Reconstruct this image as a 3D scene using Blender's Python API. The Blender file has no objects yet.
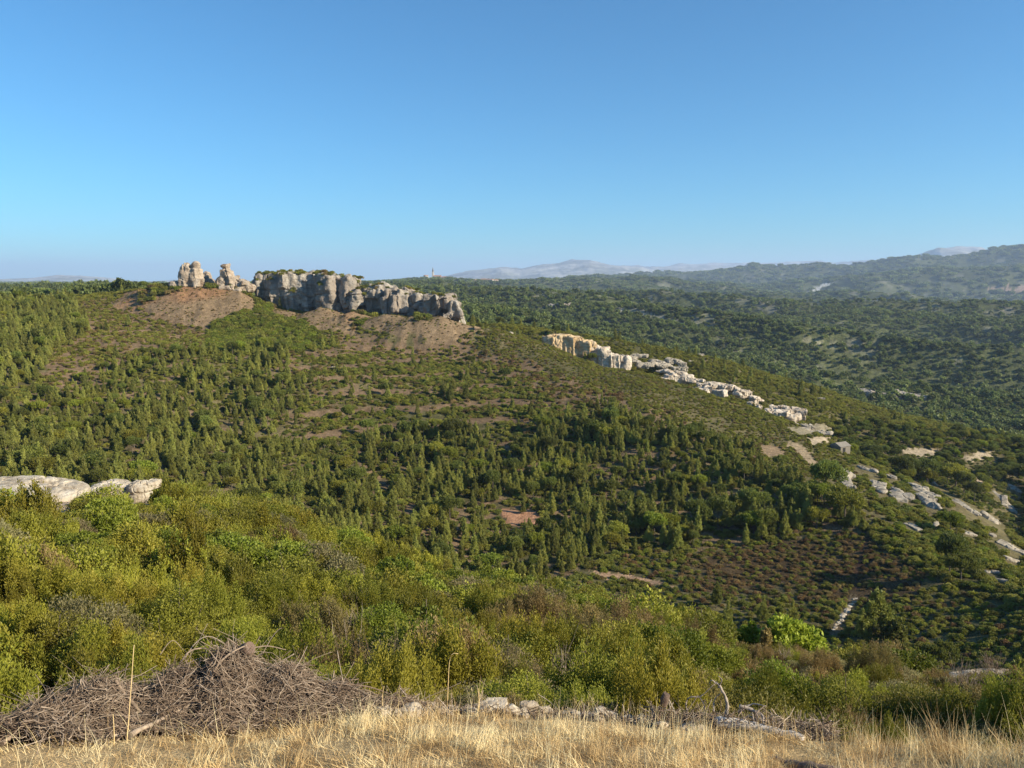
import bpy, bmesh, math, random
import numpy as np
from mathutils import Vector, Matrix
from mathutils.bvhtree import BVHTree

# ------------------------------------------------------------------ camera, sky, sun, exposure
F = 774.0
PITCH = math.radians(7.58)
CP, SP = math.cos(PITCH), math.sin(PITCH)
SUN_AZ = 111.0      # degrees clockwise (to the right) from the viewing direction
SUN_EL = 27.0
HAZE = 8.5e-5
sc = bpy.context.scene
COL = sc.collection
cam = bpy.data.objects.new('camera', bpy.data.cameras.new('camera'))
COL.objects.link(cam)
cam.location = (0, 0, 0)
cam.rotation_euler = (math.pi/2 - PITCH, 0, 0)
cam.data.sensor_width = 36
cam.data.lens = F/1024*36
cam.data.clip_start = 0.1
cam.data.clip_end = 80000
sc.camera = cam
w = bpy.data.worlds.new('World'); sc.world = w; w.use_nodes = True
nt = w.node_tree; bg = nt.nodes['Background']
sky = nt.nodes.new('ShaderNodeTexSky'); sky.sky_type = 'NISHITA'; sky.sun_disc = False
sky.sun_elevation = math.radians(SUN_EL); sky.sun_rotation = math.radians(SUN_AZ)
sky.altitude = 300; sky.air_density = 1.0; sky.dust_density = 0.25; sky.ozone_density = 8.0
tn = nt.nodes.new('ShaderNodeMix'); tn.data_type = 'RGBA'; tn.blend_type = 'MULTIPLY'; tn.inputs[0].default_value = 1
nt.links.new(sky.outputs[0], tn.inputs[6]); tn.inputs[7].default_value = (.60, .98, .96, 1)
nt.links.new(tn.outputs[2], bg.inputs[0]); bg.inputs[1].default_value = 0.086
sun = bpy.data.objects.new('sun', bpy.data.lights.new('sun', 'SUN')); COL.objects.link(sun)
sun.data.energy = 4.5; sun.data.angle = math.radians(0.5); sun.data.color = (1, .88, .68)
az, el = math.radians(SUN_AZ), math.radians(SUN_EL)
SUNV = Vector((math.sin(az)*math.cos(el), math.cos(az)*math.cos(el), math.sin(el)))
sun.rotation_euler = SUNV.to_track_quat('Z', 'Y').to_euler()
sun.location = (50, 0, 60)
sc.view_settings.view_transform = 'Standard'; sc.view_settings.look = 'None'
sc.view_settings.exposure = 0.98; sc.view_settings.gamma = 1; sc.view_settings.use_curve_mapping = False
sc.cycles.max_bounces = 6; sc.cycles.diffuse_bounces = 2; sc.cycles.transmission_bounces = 2
sc.cycles.transparent_max_bounces = 4; sc.cycles.volume_bounces = 1
sc.cycles.use_denoising = True

rs = np.random.RandomState(7)
random.seed(7)

# ------------------------------------------------------------------ noise
_T2 = rs.rand(256, 256).astype(np.float64)
_T3 = rs.rand(48, 48, 48)
def vn2(x, y):
    xi = np.floor(x).astype(np.int64); yi = np.floor(y).astype(np.int64)
    fx = x-xi; fy = y-yi
    fx = fx*fx*(3-2*fx); fy = fy*fy*(3-2*fy)
    a, b = xi & 255, yi & 255; c, d = (xi+1) & 255, (yi+1) & 255
    return (_T2[a, b]*(1-fx)+_T2[c, b]*fx)*(1-fy)+(_T2[a, d]*(1-fx)+_T2[c, d]*fx)*fy
def fbm2(x, y, o=4, g=.5):
    s = 0; a = 1; t = 0
    for i in range(o):
        s = s+a*(vn2(x+17.3*i, y+9.1*i)*2-1); t += a; a *= g; x = x*2.03; y = y*2.03
    return s/t
def ridge2(x, y, o=4):
    s = 0; a = 1; t = 0
    for i in range(o):
        s = s+a*(1-2*np.abs(vn2(x+31.3*i, y+3.7*i)*2-1)); t += a; a *= .5; x = x*2.03; y = y*2.03
    return s/t
def vn3(x, y, z):
    xi = np.floor(x).astype(np.int64); yi = np.floor(y).astype(np.int64); zi = np.floor(z).astype(np.int64)
    fx = x-xi; fy = y-yi; fz = z-zi
    fx = fx*fx*(3-2*fx); fy = fy*fy*(3-2*fy); fz = fz*fz*(3-2*fz)
    r = 0
    for dx, wx in ((0, 1-fx), (1, fx)):
        for dy, wy in ((0, 1-fy), (1, fy)):
            for dz, wz in ((0, 1-fz), (1, fz)):
                r = r+_T3[(xi+dx) % 48, (yi+dy) % 48, (zi+dz) % 48]*wx*wy*wz
    return r
def fbm3(x, y, z, o=3):
    s = 0; a = 1; t = 0
    for i in range(o):
        s = s+a*(vn3(x+5.3*i, y+1.1*i, z+7.7*i)*2-1); t += a; a *= .5; x = x*2.03; y = y*2.03; z = z*2.03
    return s/t
def sstep(a, b, x):
    t = np.clip((x-a)/(b-a), 0, 1); return t*t*(3-2*t)

# ------------------------------------------------------------------ the lie of the land: bearings, distances, heights
def ray(px, py):
    u = (px-512)/F; v = (384-py)/F
    return np.array([u, CP+v*SP, -SP+v*CP])
def imgpt(px, py, D):          # (bearing, height) of a point D metres away along the ground
    d = ray(px, py); h = math.hypot(d[0], d[1])
    return math.atan2(d[0], d[1]), d[2]/h*D
def P(px, py, D):
    d = ray(px, py); h = math.hypot(d[0], d[1]); return Vector(d*(D/h))
def project(x, y, z):
    x = np.asarray(x, float); dep = y*CP - z*SP
    dep = np.where(dep < 1e-3, 1e-3, dep)
    return 512+F*x/dep, 384-F*(y*SP+z*CP)/dep

LV = []
def L(*pts): LV.append(('r', pts))
def LZ(*pts): LV.append(('z', pts))
LZ((-300, -1.6, .6), (1300, -1.6, .6))
LZ((-300, -2.15, 2.6), (1300, -2.15, 2.6))
L((-300, 757, 5), (0, 744, 5), (200, 730, 5), (350, 715, 5), (500, 715, 5), (650, 725, 5), (800, 740, 5), (900, 750, 5), (1024, 756, 5), (1300, 760, 5))
LZ((-300, -4.75, 7), (0, -4.7, 7), (350, -4.4, 7), (600, -4.5, 7), (1024, -4.9, 7), (1300, -4.9, 7))
L((-300, 625, 18), (0, 625, 18), (200, 625, 18), (400, 645, 18), (600, 665, 16), (800, 705, 14), (950, 735, 12), (1024, 735, 12), (1300, 735, 12))
L((-300, 500, 45), (0, 500, 47), (60, 498, 48), (130, 498, 50), (200, 506, 50), (300, 535, 48), (400, 566, 46), (480, 592, 44), (560, 608, 42), (650, 628, 36), (740, 654, 31), (790, 658, 30), (850, 678, 26), (950, 692, 23), (1024, 683, 24), (1300, 660, 26))
LZ((-300, -38, 85), (0, -38, 85), (200, -40, 85), (480, -42, 76), (650, -42, 69), (850, -40, 57), (1024, -38, 52), (1300, -36, 52))
L((-300, 520, 120), (0, 520, 120), (200, 520, 118), (300, 545, 110), (480, 602, 98), (650, 632, 90), (850, 680, 80), (950, 705, 76), (1024, 700, 76), (1300, 690, 80))
L((-300, 440, 165), (0, 440, 165), (200, 440, 170), (480, 490, 150), (650, 500, 145), (850, 560, 120), (950, 590, 108), (1024, 600, 105), (1300, 600, 108))
L((-300, 360, 230), (0, 350, 240), (200, 350, 235), (400, 380, 215), (480, 400, 200), (650, 425, 180), (850, 500, 146), (950, 545, 130), (1024, 580, 120), (1300, 590, 120))
L((-300, 300, 330), (0, 305, 330), (100, 315, 300), (200, 335, 272), (300, 335, 265), (400, 350, 250), (470, 358, 243), (560, 385, 215), (650, 405, 198), (760, 445, 183), (850, 478, 168), (950, 520, 148), (1024, 562, 138), (1300, 570, 135))
L((-300, 297, 400), (0, 297, 400), (60, 297, 380), (110, 294, 350), (150, 289, 322), (200, 289, 314), (240, 292, 310), (262, 306, 306), (300, 315, 298), (360, 317, 286), (400, 316, 278), (440, 320, 271), (470, 327, 267), (500, 330, 265), (550, 347, 261), (575, 358, 258), (600, 367, 257), (650, 377, 250), (700, 392, 240), (760, 412, 228), (820, 437, 214), (850, 456, 203), (900, 478, 188), (960, 502, 172), (1024, 546, 156), (1300, 560, 150))
L((-300, 300, 440), (0, 300, 440), (150, 294, 360), (262, 306, 335), (360, 318, 318), (470, 331, 300), (550, 352, 285), (600, 371, 278), (650, 386, 266), (700, 402, 256), (760, 420, 245), (820, 444, 232), (850, 463, 224), (900, 480, 215), (960, 505, 204), (1024, 545, 190), (1300, 560, 190))
L((-300, 298, 520), (0, 297, 520), (150, 294, 420), (262, 304, 380), (360, 314, 360), (430, 322, 345), (470, 325, 335), (510, 326, 325), (550, 331, 315), (620, 342, 312), (671, 351, 312), (731, 364, 314), (786, 380, 318), (820, 389, 320), (858, 403, 322), (902, 416, 326), (960, 428, 330), (1024, 446, 335), (1300, 470, 340))
LZ((-300, -19, 560), (0, -19, 560), (200, -15, 500), (400, -32, 450), (480, -45, 430), (600, -65, 425), (750, -86, 420), (900, -93, 400), (1024, -97, 400), (1300, -97, 400))
L((-300, 297, 700), (0, 296, 700), (150, 294, 700), (300, 293, 650), (440, 314, 600), (480, 325, 560), (560, 345, 540), (650, 372, 520), (750, 398, 490), (850, 425, 470), (950, 440, 450), (1024, 450, 440), (1300, 470, 440))
L((-300, 295, 820), (0, 294.5, 820), (150, 294, 820), (300, 291, 800), (440, 304, 780), (560, 330, 700), (650, 352, 660), (750, 372, 640), (850, 392, 610), (950, 412, 590), (1024, 422, 580), (1300, 430, 580))
L((-300, 293, 950), (0, 293, 950), (300, 290, 950), (440, 298, 920), (560, 318, 850), (650, 332, 800), (750, 347, 760), (850, 364, 720), (950, 384, 690), (1024, 396, 670), (1300, 405, 670))
L((-300, 291, 1200), (0, 291, 1200), (300, 289, 1200), (440, 292, 1200), (560, 309, 1150), (650, 317, 1130), (750, 326, 1120), (850, 337, 1100), (950, 350, 1080), (1024, 360, 1050), (1300, 365, 1050))
L((-300, 289, 1600), (0, 289, 1600), (300, 287, 1600), (440, 286, 1600), (560, 299, 1550), (650, 303, 1550), (750, 305, 1500), (850, 309, 1500), (950, 316, 1450), (1024, 321, 1400), (1300, 325, 1400))
L((-300, 290, 1950), (0, 290, 1950), (300, 288, 1950), (440, 287, 1950), (560, 302, 1900), (650, 306, 1900), (750, 309, 1850), (850, 313, 1850), (950, 321, 1800), (1024, 326, 1800), (1300, 328, 1800))
L((-300, 287, 2800), (0, 287, 2800), (300, 284.5, 2800), (390, 281, 2600), (432, 279.5, 2500), (500, 281, 2600), (560, 281, 2800), (600, 279, 2900), (640, 279, 2900), (690, 285, 2800), (780, 292, 2700), (840, 297, 2700), (900, 301, 2700), (1024, 314, 2700), (1300, 315, 2700))
L((-300, 286, 3200), (0, 286, 3200), (390, 284, 3200), (500, 284, 3200), (600, 286, 3400), (690, 291, 3300), (780, 297, 3200), (900, 306, 3200), (1024, 318, 3200), (1300, 316, 3200))
L((-300, 285, 4000), (400, 284, 4000), (520, 283, 4000), (580, 278, 4000), (640, 274.5, 4000), (700, 276, 4000), (760, 279, 4000), (820, 283, 3900), (860, 277, 3900), (920, 272, 3900), (980, 269, 3900), (1024, 267, 3900), (1300, 262, 3900))
L((-300, 286, 4450), (400, 286, 4450), (520, 286, 4450), (580, 284, 4450), (640, 282, 4450), (700, 283, 4450), (760, 284, 4450), (820, 286, 4450), (860, 284, 4450), (920, 280, 4450), (1024, 276, 4450), (1300, 270, 4450))
L((-300, 285, 5200), (400, 284, 5200), (530, 284, 5200), (570, 280, 5200), (610, 273, 5200), (640, 269, 5200), (680, 268, 5200), (740, 265.5, 5200), (800, 267, 5200), (845, 266, 5200), (870, 263.5, 5200), (905, 259, 5200), (950, 257, 5200), (985, 251, 5200), (1024, 247.5, 5200), (1300, 240, 5200))
LZ((-300, -70, 7000), (1300, -70, 7000))
L((-300, 278, 13000), (0, 280, 13000), (30, 278.5, 13000), (60, 276, 13000), (80, 277, 13000), (110, 281, 13000), (130, 284, 13000), (300, 286, 13000), (390, 280, 13000), (420, 278.5, 13000), (440, 279, 13000), (480, 272, 13000), (500, 269.5, 13000), (520, 271, 13000), (560, 265.5, 13000), (590, 262, 13000), (620, 265, 13000), (650, 268, 14000), (700, 266, 17000), (740, 263.5, 19000), (790, 262.5, 19000), (830, 264, 18000), (880, 262, 14000), (920, 257, 11500), (940, 251, 11000), (960, 249, 11000), (980, 251, 11000), (1000, 258, 11000), (1024, 262, 11000), (1300, 262, 11000))
LZ((-300, -200, 24000), (1300, -200, 24000))

AZF = np.linspace(-.72, .72, 1050)
AZ = np.concatenate([np.linspace(-math.pi, -.74, 46), AZF, np.linspace(.74, math.pi, 46)])
def rng(a, b, r): return np.exp(np.linspace(math.log(a), math.log(b), max(2, int(math.log(b/a)/math.log(r)))))
D_A, D_B, D_C, D_D = 6.2, 62.0, 390.0, 7000.0
DD = np.concatenate([rng(.6, D_A, 1.03), rng(D_A, D_B, 1.018)[1:], rng(D_B, D_C, 1.0065)[1:], rng(D_C, D_D, 1.010)[1:], rng(D_D, 24000, 1.012)[1:]])
LD = np.log(DD)
NA, ND = len(AZ), len(DD)
KX = np.zeros((len(LV), NA)); KY = np.zeros_like(KX)
for k, (t, pts) in enumerate(LV):
    aa, dd, zz = [], [], []
    for p in pts:
        if t == 'r':
            a, z = imgpt(p[0], p[1], p[2])
        else:
            a, z = imgpt(p[0], 384, p[2])[0], p[1]
        aa.append(a); dd.append(p[2]); zz.append(z/p[2])
    # behind the viewer both sides meet
    dm, zm = (dd[0]+dd[-1])/2, (zz[0]+zz[-1])/2
    aa = [-math.pi]+aa+[math.pi]; dd = [dm]+dd+[dm]; zz = [zm]+zz+[zm]
    KX[k] = np.log(np.interp(AZ, aa, dd)); KY[k] = np.interp(AZ, aa, zz)
def pchip(x, y, q):
    h = np.diff(x); d = np.diff(y)/h
    m = np.zeros_like(y)
    ok = (d[:-1]*d[1:]) > 0
    w1 = 2*h[1:]+h[:-1]; w2 = h[1:]+2*h[:-1]
    with np.errstate(all='ignore'):
        hm = (w1+w2)/(w1/d[:-1]+w2/d[1:])
    m[1:-1][ok] = hm[ok]
    m[0] = d[0]; m[-1] = d[-1]
    i = np.clip(np.searchsorted(x, q)-1, 0, len(x)-2)
    t = np.clip((q-x[i])/h[i], 0, 1)
    t2, t3 = t*t, t*t*t
    return (2*t3-3*t2+1)*y[i]+(t3-2*t2+t)*h[i]*m[i]+(-2*t3+3*t2)*y[i+1]+(t3-t2)*h[i]*m[i+1]
G = np.zeros((NA, ND))
for i in range(NA):
    G[i] = pchip(KX[:, i], KY[:, i], LD)
G *= DD[None, :]
GX = np.sin(AZ)[:, None]*DD[None, :]; GY = np.cos(AZ)[:, None]*DD[None, :]
PX0, PY0 = project(GX, GY, G)
d2 = np.broadcast_to(DD[None, :], G.shape)
G += .05*fbm2(GX/.7+3, GY/.7)*sstep(1, 3, d2)*(1-sstep(8, 60, d2))
G += .35*fbm2(GX/6+30, GY/6)*sstep(8, 16, d2)
G += .8*fbm2(GX/32+60, GY/32+5)*sstep(80, 130, d2)*(1-sstep(230, 270, d2)*.6)
G += 40*(ridge2((GX*.86-GY*.5)/620+7, (GY*.86+GX*.5)/230+2, 3)-.25)*sstep(430, 620, d2)*(.25+.75*sstep(-.15, .1, AZ))[:, None]*(1-sstep(2300, 3000, d2))
G += 58*(ridge2(GX/900+1, GY/1300+8)-.35)*sstep(2300, 3600, d2)*(.12+.88*sstep(.0, .2, AZ))[:, None]*(1-sstep(5000, 6500, d2)*.3)
G += 190*(ridge2(GX/2600+11, GY/3600+4, 8)-.45)*sstep(8000, 10500, d2)*sstep(-.47, -.3, AZ)[:, None]
G += 100*(ridge2(GX/2600+11, GY/3600+4, 5)-.1)*sstep(8000, 10500, d2)*(1-sstep(-.47, -.3, AZ))[:, None]
G += .55*ridge2(GX/5.5+3, GY/9, 3)*sstep(230, 250, d2)*(1-sstep(330, 360, d2))
G += 30*(ridge2((GX*.8-GY*.6)/520+3, (GY*.8+GX*.6)/260+8, 5)-.35)*sstep(2000, 2700, d2)*(1-sstep(5600, 6800, d2))*(.15+.85*sstep(-.1, .1, AZ))[:, None]
# spoil mounds and talus aprons below the cliffs
def mound(px, D, rad, hgt, ecc=1.0):
    global G
    c = P(px, 384, D)
    r = np.sqrt(((GX-c.x)/ecc)**2+(GY-c.y)**2)/rad
    G += hgt*(np.clip(1-r, 0, 1)**1.2)
mound(425, 262, 14, 3.0, 1.5); mound(322, 289, 9, 3.6, 1.2); mound(354, 280, 6, 2.8, 1.3); mound(385, 272, 6, 2, 1.6)
mound(205, 304, 18, 2.2, 1.6)
GPX, GPY = project(GX, GY, G)

def samp(A, azv, Dv):
    fi = np.interp(azv, AZ, np.arange(NA)); fj = np.interp(np.log(Dv), LD, np.arange(ND))
    i = np.clip(fi.astype(int), 0, NA-2); j = np.clip(fj.astype(int), 0, ND-2); u = fi-i; v = fj-j
    return A[i, j]*(1-u)*(1-v)+A[i+1, j]*u*(1-v)+A[i, j+1]*(1-u)*v+A[i+1, j+1]*u*v
def zat(x, y):
    x = np.asarray(x, float); y = np.asarray(y, float)
    return samp(G, np.arctan2(x, y), np.maximum(np.hypot(x, y), .61))
def hit(px, py, dmin=4, dmax=24000):
    """where the line of sight through a pixel first meets the land"""
    d = ray(px, py); h = math.hypot(d[0], d[1]); a = math.atan2(d[0], d[1])
    q = np.exp(np.linspace(math.log(dmin), math.log(dmax), 1500))
    z = samp(G, np.full_like(q, a), q)
    w_ = np.where(z >= d[2]/h*q)[0]
    D = q[w_[0]] if len(w_) else dmax
    return Vector((math.sin(a)*D, math.cos(a)*D, d[2]/h*D)), D
# how high the land in front reaches at each point: what stands above it is in view
RAT = G/DD[None, :]
HOR = np.maximum.accumulate(RAT, axis=1)

# ------------------------------------------------------------------ zones of the ground (what grows and lies where)
SLABS = [  # pale rock slabs of the right flank: pixel ends and thickness
 (838, 470, 850, 488, 8), (858, 467, 876, 473, 6), (874, 482, 882, 493, 8), (888, 476, 894, 479, 5), (893, 490, 900, 501, 8), (906, 496, 911, 501, 7),
 (913, 486, 932, 497, 7), (922, 497, 934, 509, 8), (935, 485, 957, 502, 5), (956, 502, 975, 515, 7), (982, 516, 996, 523, 9), (995, 522, 1006, 542, 8),
 (1000, 544, 1022, 554, 8), (909, 525, 919, 531, 6), (933, 522, 937, 527, 4), (964, 533, 976, 537, 5), (989, 534, 994, 537, 5), (953, 543, 962, 549, 4),
 (1008, 560, 1018, 563, 6), (986, 572, 998, 574, 5), (996, 580, 1006, 583, 5), (994, 492, 1016, 514, 5), (1008, 486, 1018, 493, 4)]
def nearslab(px, py, m=1.3):
    r = np.zeros(px.shape, bool)
    for x0, y0, x1, y1, t in SLABS:
        dx, dy = x1-x0, y1-y0; q = np.clip(((px-x0)*dx+(py-y0)*dy)/(dx*dx+dy*dy), 0, 1)
        e = np.hypot(px-x0-q*dx, (py-y0-q*dy)*np.where(py > y0+q*dy, .6, 1)); r |= e < t*.5+m
    return r
def inpoly(px, py, poly):
    c = np.zeros(px.shape, bool); n = len(poly)
    for i in range(n):
        x1, y1 = poly[i]; x2, y2 = poly[(i+1) % n]
        if y1 == y2: continue
        c ^= ((y1 > py) != (y2 > py)) & (px < (x2-x1)*(py-y1)/(y2-y1)+x1)
    return c
# class index: 0 mixed scrub, then the list below
ZN = {  # soil, bush, pine, tint(0 brown earth,1 ochre talus,2 rust heath,3 pale rock,4 olive), bush size
 'scrub': (.35, .50, .00, 0), 'upper': (.80, .30, .01, 0), 'dark': (.3, .3, 1.3, 0), 'pines': (.45, .35, .85, 0),
 'terr': (.5, .75, .05, 0), 'talus': (1, .3, 0, 1), 'talus2': (1, .34, 0, 1), 'ever': (.1, .75, .0, 0),
 'red': (.65, .45, .0, 0), 'flank': (.22, .95, 0, 4), 'rust': (.7, 1.9, 0, 2), 'basin': (.2, 2.2, .008, 4),
 'slabs': (.35, .9, .05, 4), 'back': (.15, .8, .02, 4), 'wood': (.35, .35, .42, 4), 'bare': (1, .03, 0, 0), 'thin': (.5, .4, .25, 0)}
ZK = list(ZN)
ZP = [
 ('upper', [(-400, 296), (40, 300), (160, 290), (230, 330), (300, 335), (300, 375), (200, 372), (100, 395), (40, 400), (-400, 380)]),
 ('dark', [(-400, 302), (78, 302), (88, 334), (60, 345), (45, 385), (-400, 385)]),
 ('pines', [(-400, 385), (60, 385), (170, 352), (215, 345), (290, 355), (300, 440), (340, 450), (420, 430), (520, 440), (590, 395), (680, 415), (720, 440), (780, 470), (850, 500), (875, 530), (830, 548), (700, 552), (620, 545), (540, 590), (470, 605), (300, 570), (-400, 560)]),
 ('terr', [(300, 345), (470, 345), (560, 385), (580, 410), (540, 432), (420, 432), (350, 445), (298, 440)]),
 ('ever', [(255, 302), (300, 322), (330, 342), (300, 352), (215, 354), (196, 348), (215, 325)]),
 ('upper', [(340, 330), (400, 345), (470, 340), (480, 360), (400, 362), (330, 350)]),
 ('talus', [(118, 297), (150, 288), (180, 284), (262, 286), (262, 298), (235, 314), (210, 333), (175, 322), (140, 312)]),
 ('talus2', [(262, 296), (330, 305), (400, 306), (468, 318), (480, 335), (440, 345), (380, 332), (320, 330), (285, 322)]),
 ('red', [(475, 340), (560, 350), (640, 385), (640, 405), (560, 405), (480, 360)]),
 ('flank', [(470, 322), (560, 338), (600, 358), (680, 385), (760, 415), (850, 452), (880, 500), (870, 525), (820, 498), (740, 450), (650, 408), (560, 375), (480, 345)]),
 ('upper', [(625, 405), (680, 415), (690, 432), (640, 425)]),
 ('basin', [(560, 600), (620, 548), (700, 548), (860, 528), (960, 560), (1500, 600), (1500, 760), (900, 740), (560, 660)]),
 ('rust', [(680, 556), (760, 543), (870, 536), (935, 562), (925, 600), (860, 604), (760, 598), (690, 588)]),
 ('slabs', [(850, 452), (960, 495), (1500, 560), (1500, 640), (1040, 610), (940, 585), (880, 545), (870, 500)]),
]
def zones(px, py, D):
    n1 = fbm2(px/22+D*0, py/14+40, 3); n2 = fbm2(px/22+90, py/14+140, 3)
    n3 = fbm2(px/5, py/4+40, 2); qx = px+n1*18+n3*7; qy = py+n2*10-n3*4
    z = np.full(np.shape(px), ZK.index('scrub'))
    for name, poly in ZP:
        z[inpoly(qx, qy, poly)] = ZK.index(name)
    # past the crest line: the flank behind the quarries and the wood at its foot
    crest = np.interp(px, [-300, 150, 262, 470, 550, 650, 760, 850, 960, 1024, 1300], [400, 322, 306, 267, 263, 250, 228, 203, 172, 156, 150])+4
    behind = D > crest
    z = np.where(behind, ZK.index('back'), z)
    z = np.where(behind & (px > 838) & (py > 425+(px-860)*.12) & (D > 206), ZK.index('wood'), z)
    return z
ZA = np.array([ZN[k] for k in ZK], float)

# ------------------------------------------------------------------ helpers
def tag(o, label=None, cat=None, group=None, kind=None):
    if label: o['label'] = label
    if cat: o['category'] = cat
    if group: o['group'] = group
    if kind: o['kind'] = kind
    return o
def mesh_np(name, V, Fq, mats, cols=None, smooth=False, midx=None):
    me = bpy.data.meshes.new(name)
    V = np.asarray(V, np.float32); Fq = np.asarray(Fq, np.int32)
    n, k = Fq.shape
    me.vertices.add(len(V)); me.vertices.foreach_set('co', V.ravel())
    me.loops.add(n*k); me.loops.foreach_set('vertex_index', Fq.ravel())
    me.polygons.add(n); me.polygons.foreach_set('loop_start', np.arange(0, n*k, k, dtype=np.int32))
    try: me.polygons.foreach_set('loop_total', np.full(n, k, np.int32))
    except Exception: pass
    if midx is not None: me.polygons.foreach_set('material_index', np.asarray(midx, np.int32))
    me.polygons.foreach_set('use_smooth', np.full(n, smooth))
    for m in (mats if isinstance(mats, (list, tuple)) else [mats]): me.materials.append(m)
    if cols is not None:
        ca = me.color_attributes.new('Col', 'FLOAT_COLOR', 'POINT')
        c = np.ones((len(V), 4), np.float32); c[:, :cols.shape[1]] = cols
        ca.data.foreach_set('color', c.ravel())
    me.update(calc_edges=True)
    return me
def ob(name, me, parent=None, loc=None):
    o = bpy.data.objects.new(name, me); COL.objects.link(o)
    if parent is not None: o.parent = parent
    if loc is not None: o.location = loc
    return o
class NB:
    def __init__(s, name, rough=.9, spec=.2):
        s.m = bpy.data.materials.new(name); s.m.use_nodes = True
        s.n = s.m.node_tree.nodes; s.l = s.m.node_tree.links
        s.b = s.n['Principled BSDF']; s.b.inputs['Roughness'].default_value = rough
        s.b.inputs['Specular IOR Level'].default_value = spec
    def node(s, t, **k):
        n = s.n.new(t)
        for a, b in k.items():
            if a in n.inputs: n.inputs[a].default_value = b
            else: setattr(n, a, b)
        return n
    def noise(s, scale, detail=4, rough=.6, vec=None, dist=0):
        n = s.node('ShaderNodeTexNoise'); n.inputs['Scale'].default_value = scale
        n.inputs['Detail'].default_value = detail; n.inputs['Roughness'].default_value = rough
        n.inputs['Distortion'].default_value = dist
        if vec is not None: s.l.new(vec, n.inputs['Vector'])
        return n.outputs['Fac']
    def pos(s): return s.node('ShaderNodeNewGeometry').outputs['Position']
    def objc(s): return s.node('ShaderNodeTexCoord').outputs['Object']
    def ramp(s, fac, stops):
        r = s.node('ShaderNodeValToRGB'); e = r.color_ramp.elements
        while len(e) < len(stops): e.new(.5)
        for q, (p, c) in zip(e, stops): q.position = p; q.color = (*c, 1)
        s.l.new(fac, r.inputs[0]); return r.outputs[0]
    def mix(s, a, b, f, mode='MIX'):
        m = s.node('ShaderNodeMix', data_type='RGBA', blend_type=mode)
        for k, v in ((6, a), (7, b), (0, f)):
            if hasattr(v, 'links'): s.l.new(v, m.inputs[k])
            elif k == 0: m.inputs[0].default_value = v
            else: m.inputs[k].default_value = (*v, 1)
        return m.outputs[2]
    def bump(s, h, dist, strength=.8):
        b = s.node('ShaderNodeBump'); b.inputs['Distance'].default_value = dist; b.inputs['Strength'].default_value = strength
        s.l.new(h, b.inputs['Height']); s.l.new(b.outputs[0], s.b.inputs['Normal'])
    def col(s, c): s.l.new(c, s.b.inputs['Base Color'])

# ------------------------------------------------------------------ terrain materials and sheets
def ground_mat(name, s1, s2, amt, bumpd, bumps):
    g = NB(name, 1, .05)
    a = g.node('ShaderNodeVertexColor', layer_name='Col').outputs[0]
    p = g.pos()
    n1 = g.noise(s1, 5, .65, p); n2 = g.noise(s2, 4, .6, p)
    lo, hi = 1-amt, 1+amt
    r = g.ramp(n1, [(.3, (lo, lo, lo)), (.7, (hi, hi, hi))])
    r2 = g.ramp(n2, [(.3, (lo, lo*1.02, lo)), (.7, (hi, hi*.98, hi*.96))])
    g.col(g.mix(g.mix(a, r, 1, 'MULTIPLY'), r2, 1, 'MULTIPLY'))
    g.bump(g.noise(bumps, 5, .65, p), bumpd)
    return g.m
PAL = {0: (.165, .115, .07), 1: (.21, .15, .09), 2: (.075, .052, .028), 3: (.5, .46, .4), 4: (.12, .095, .05)}
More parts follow.
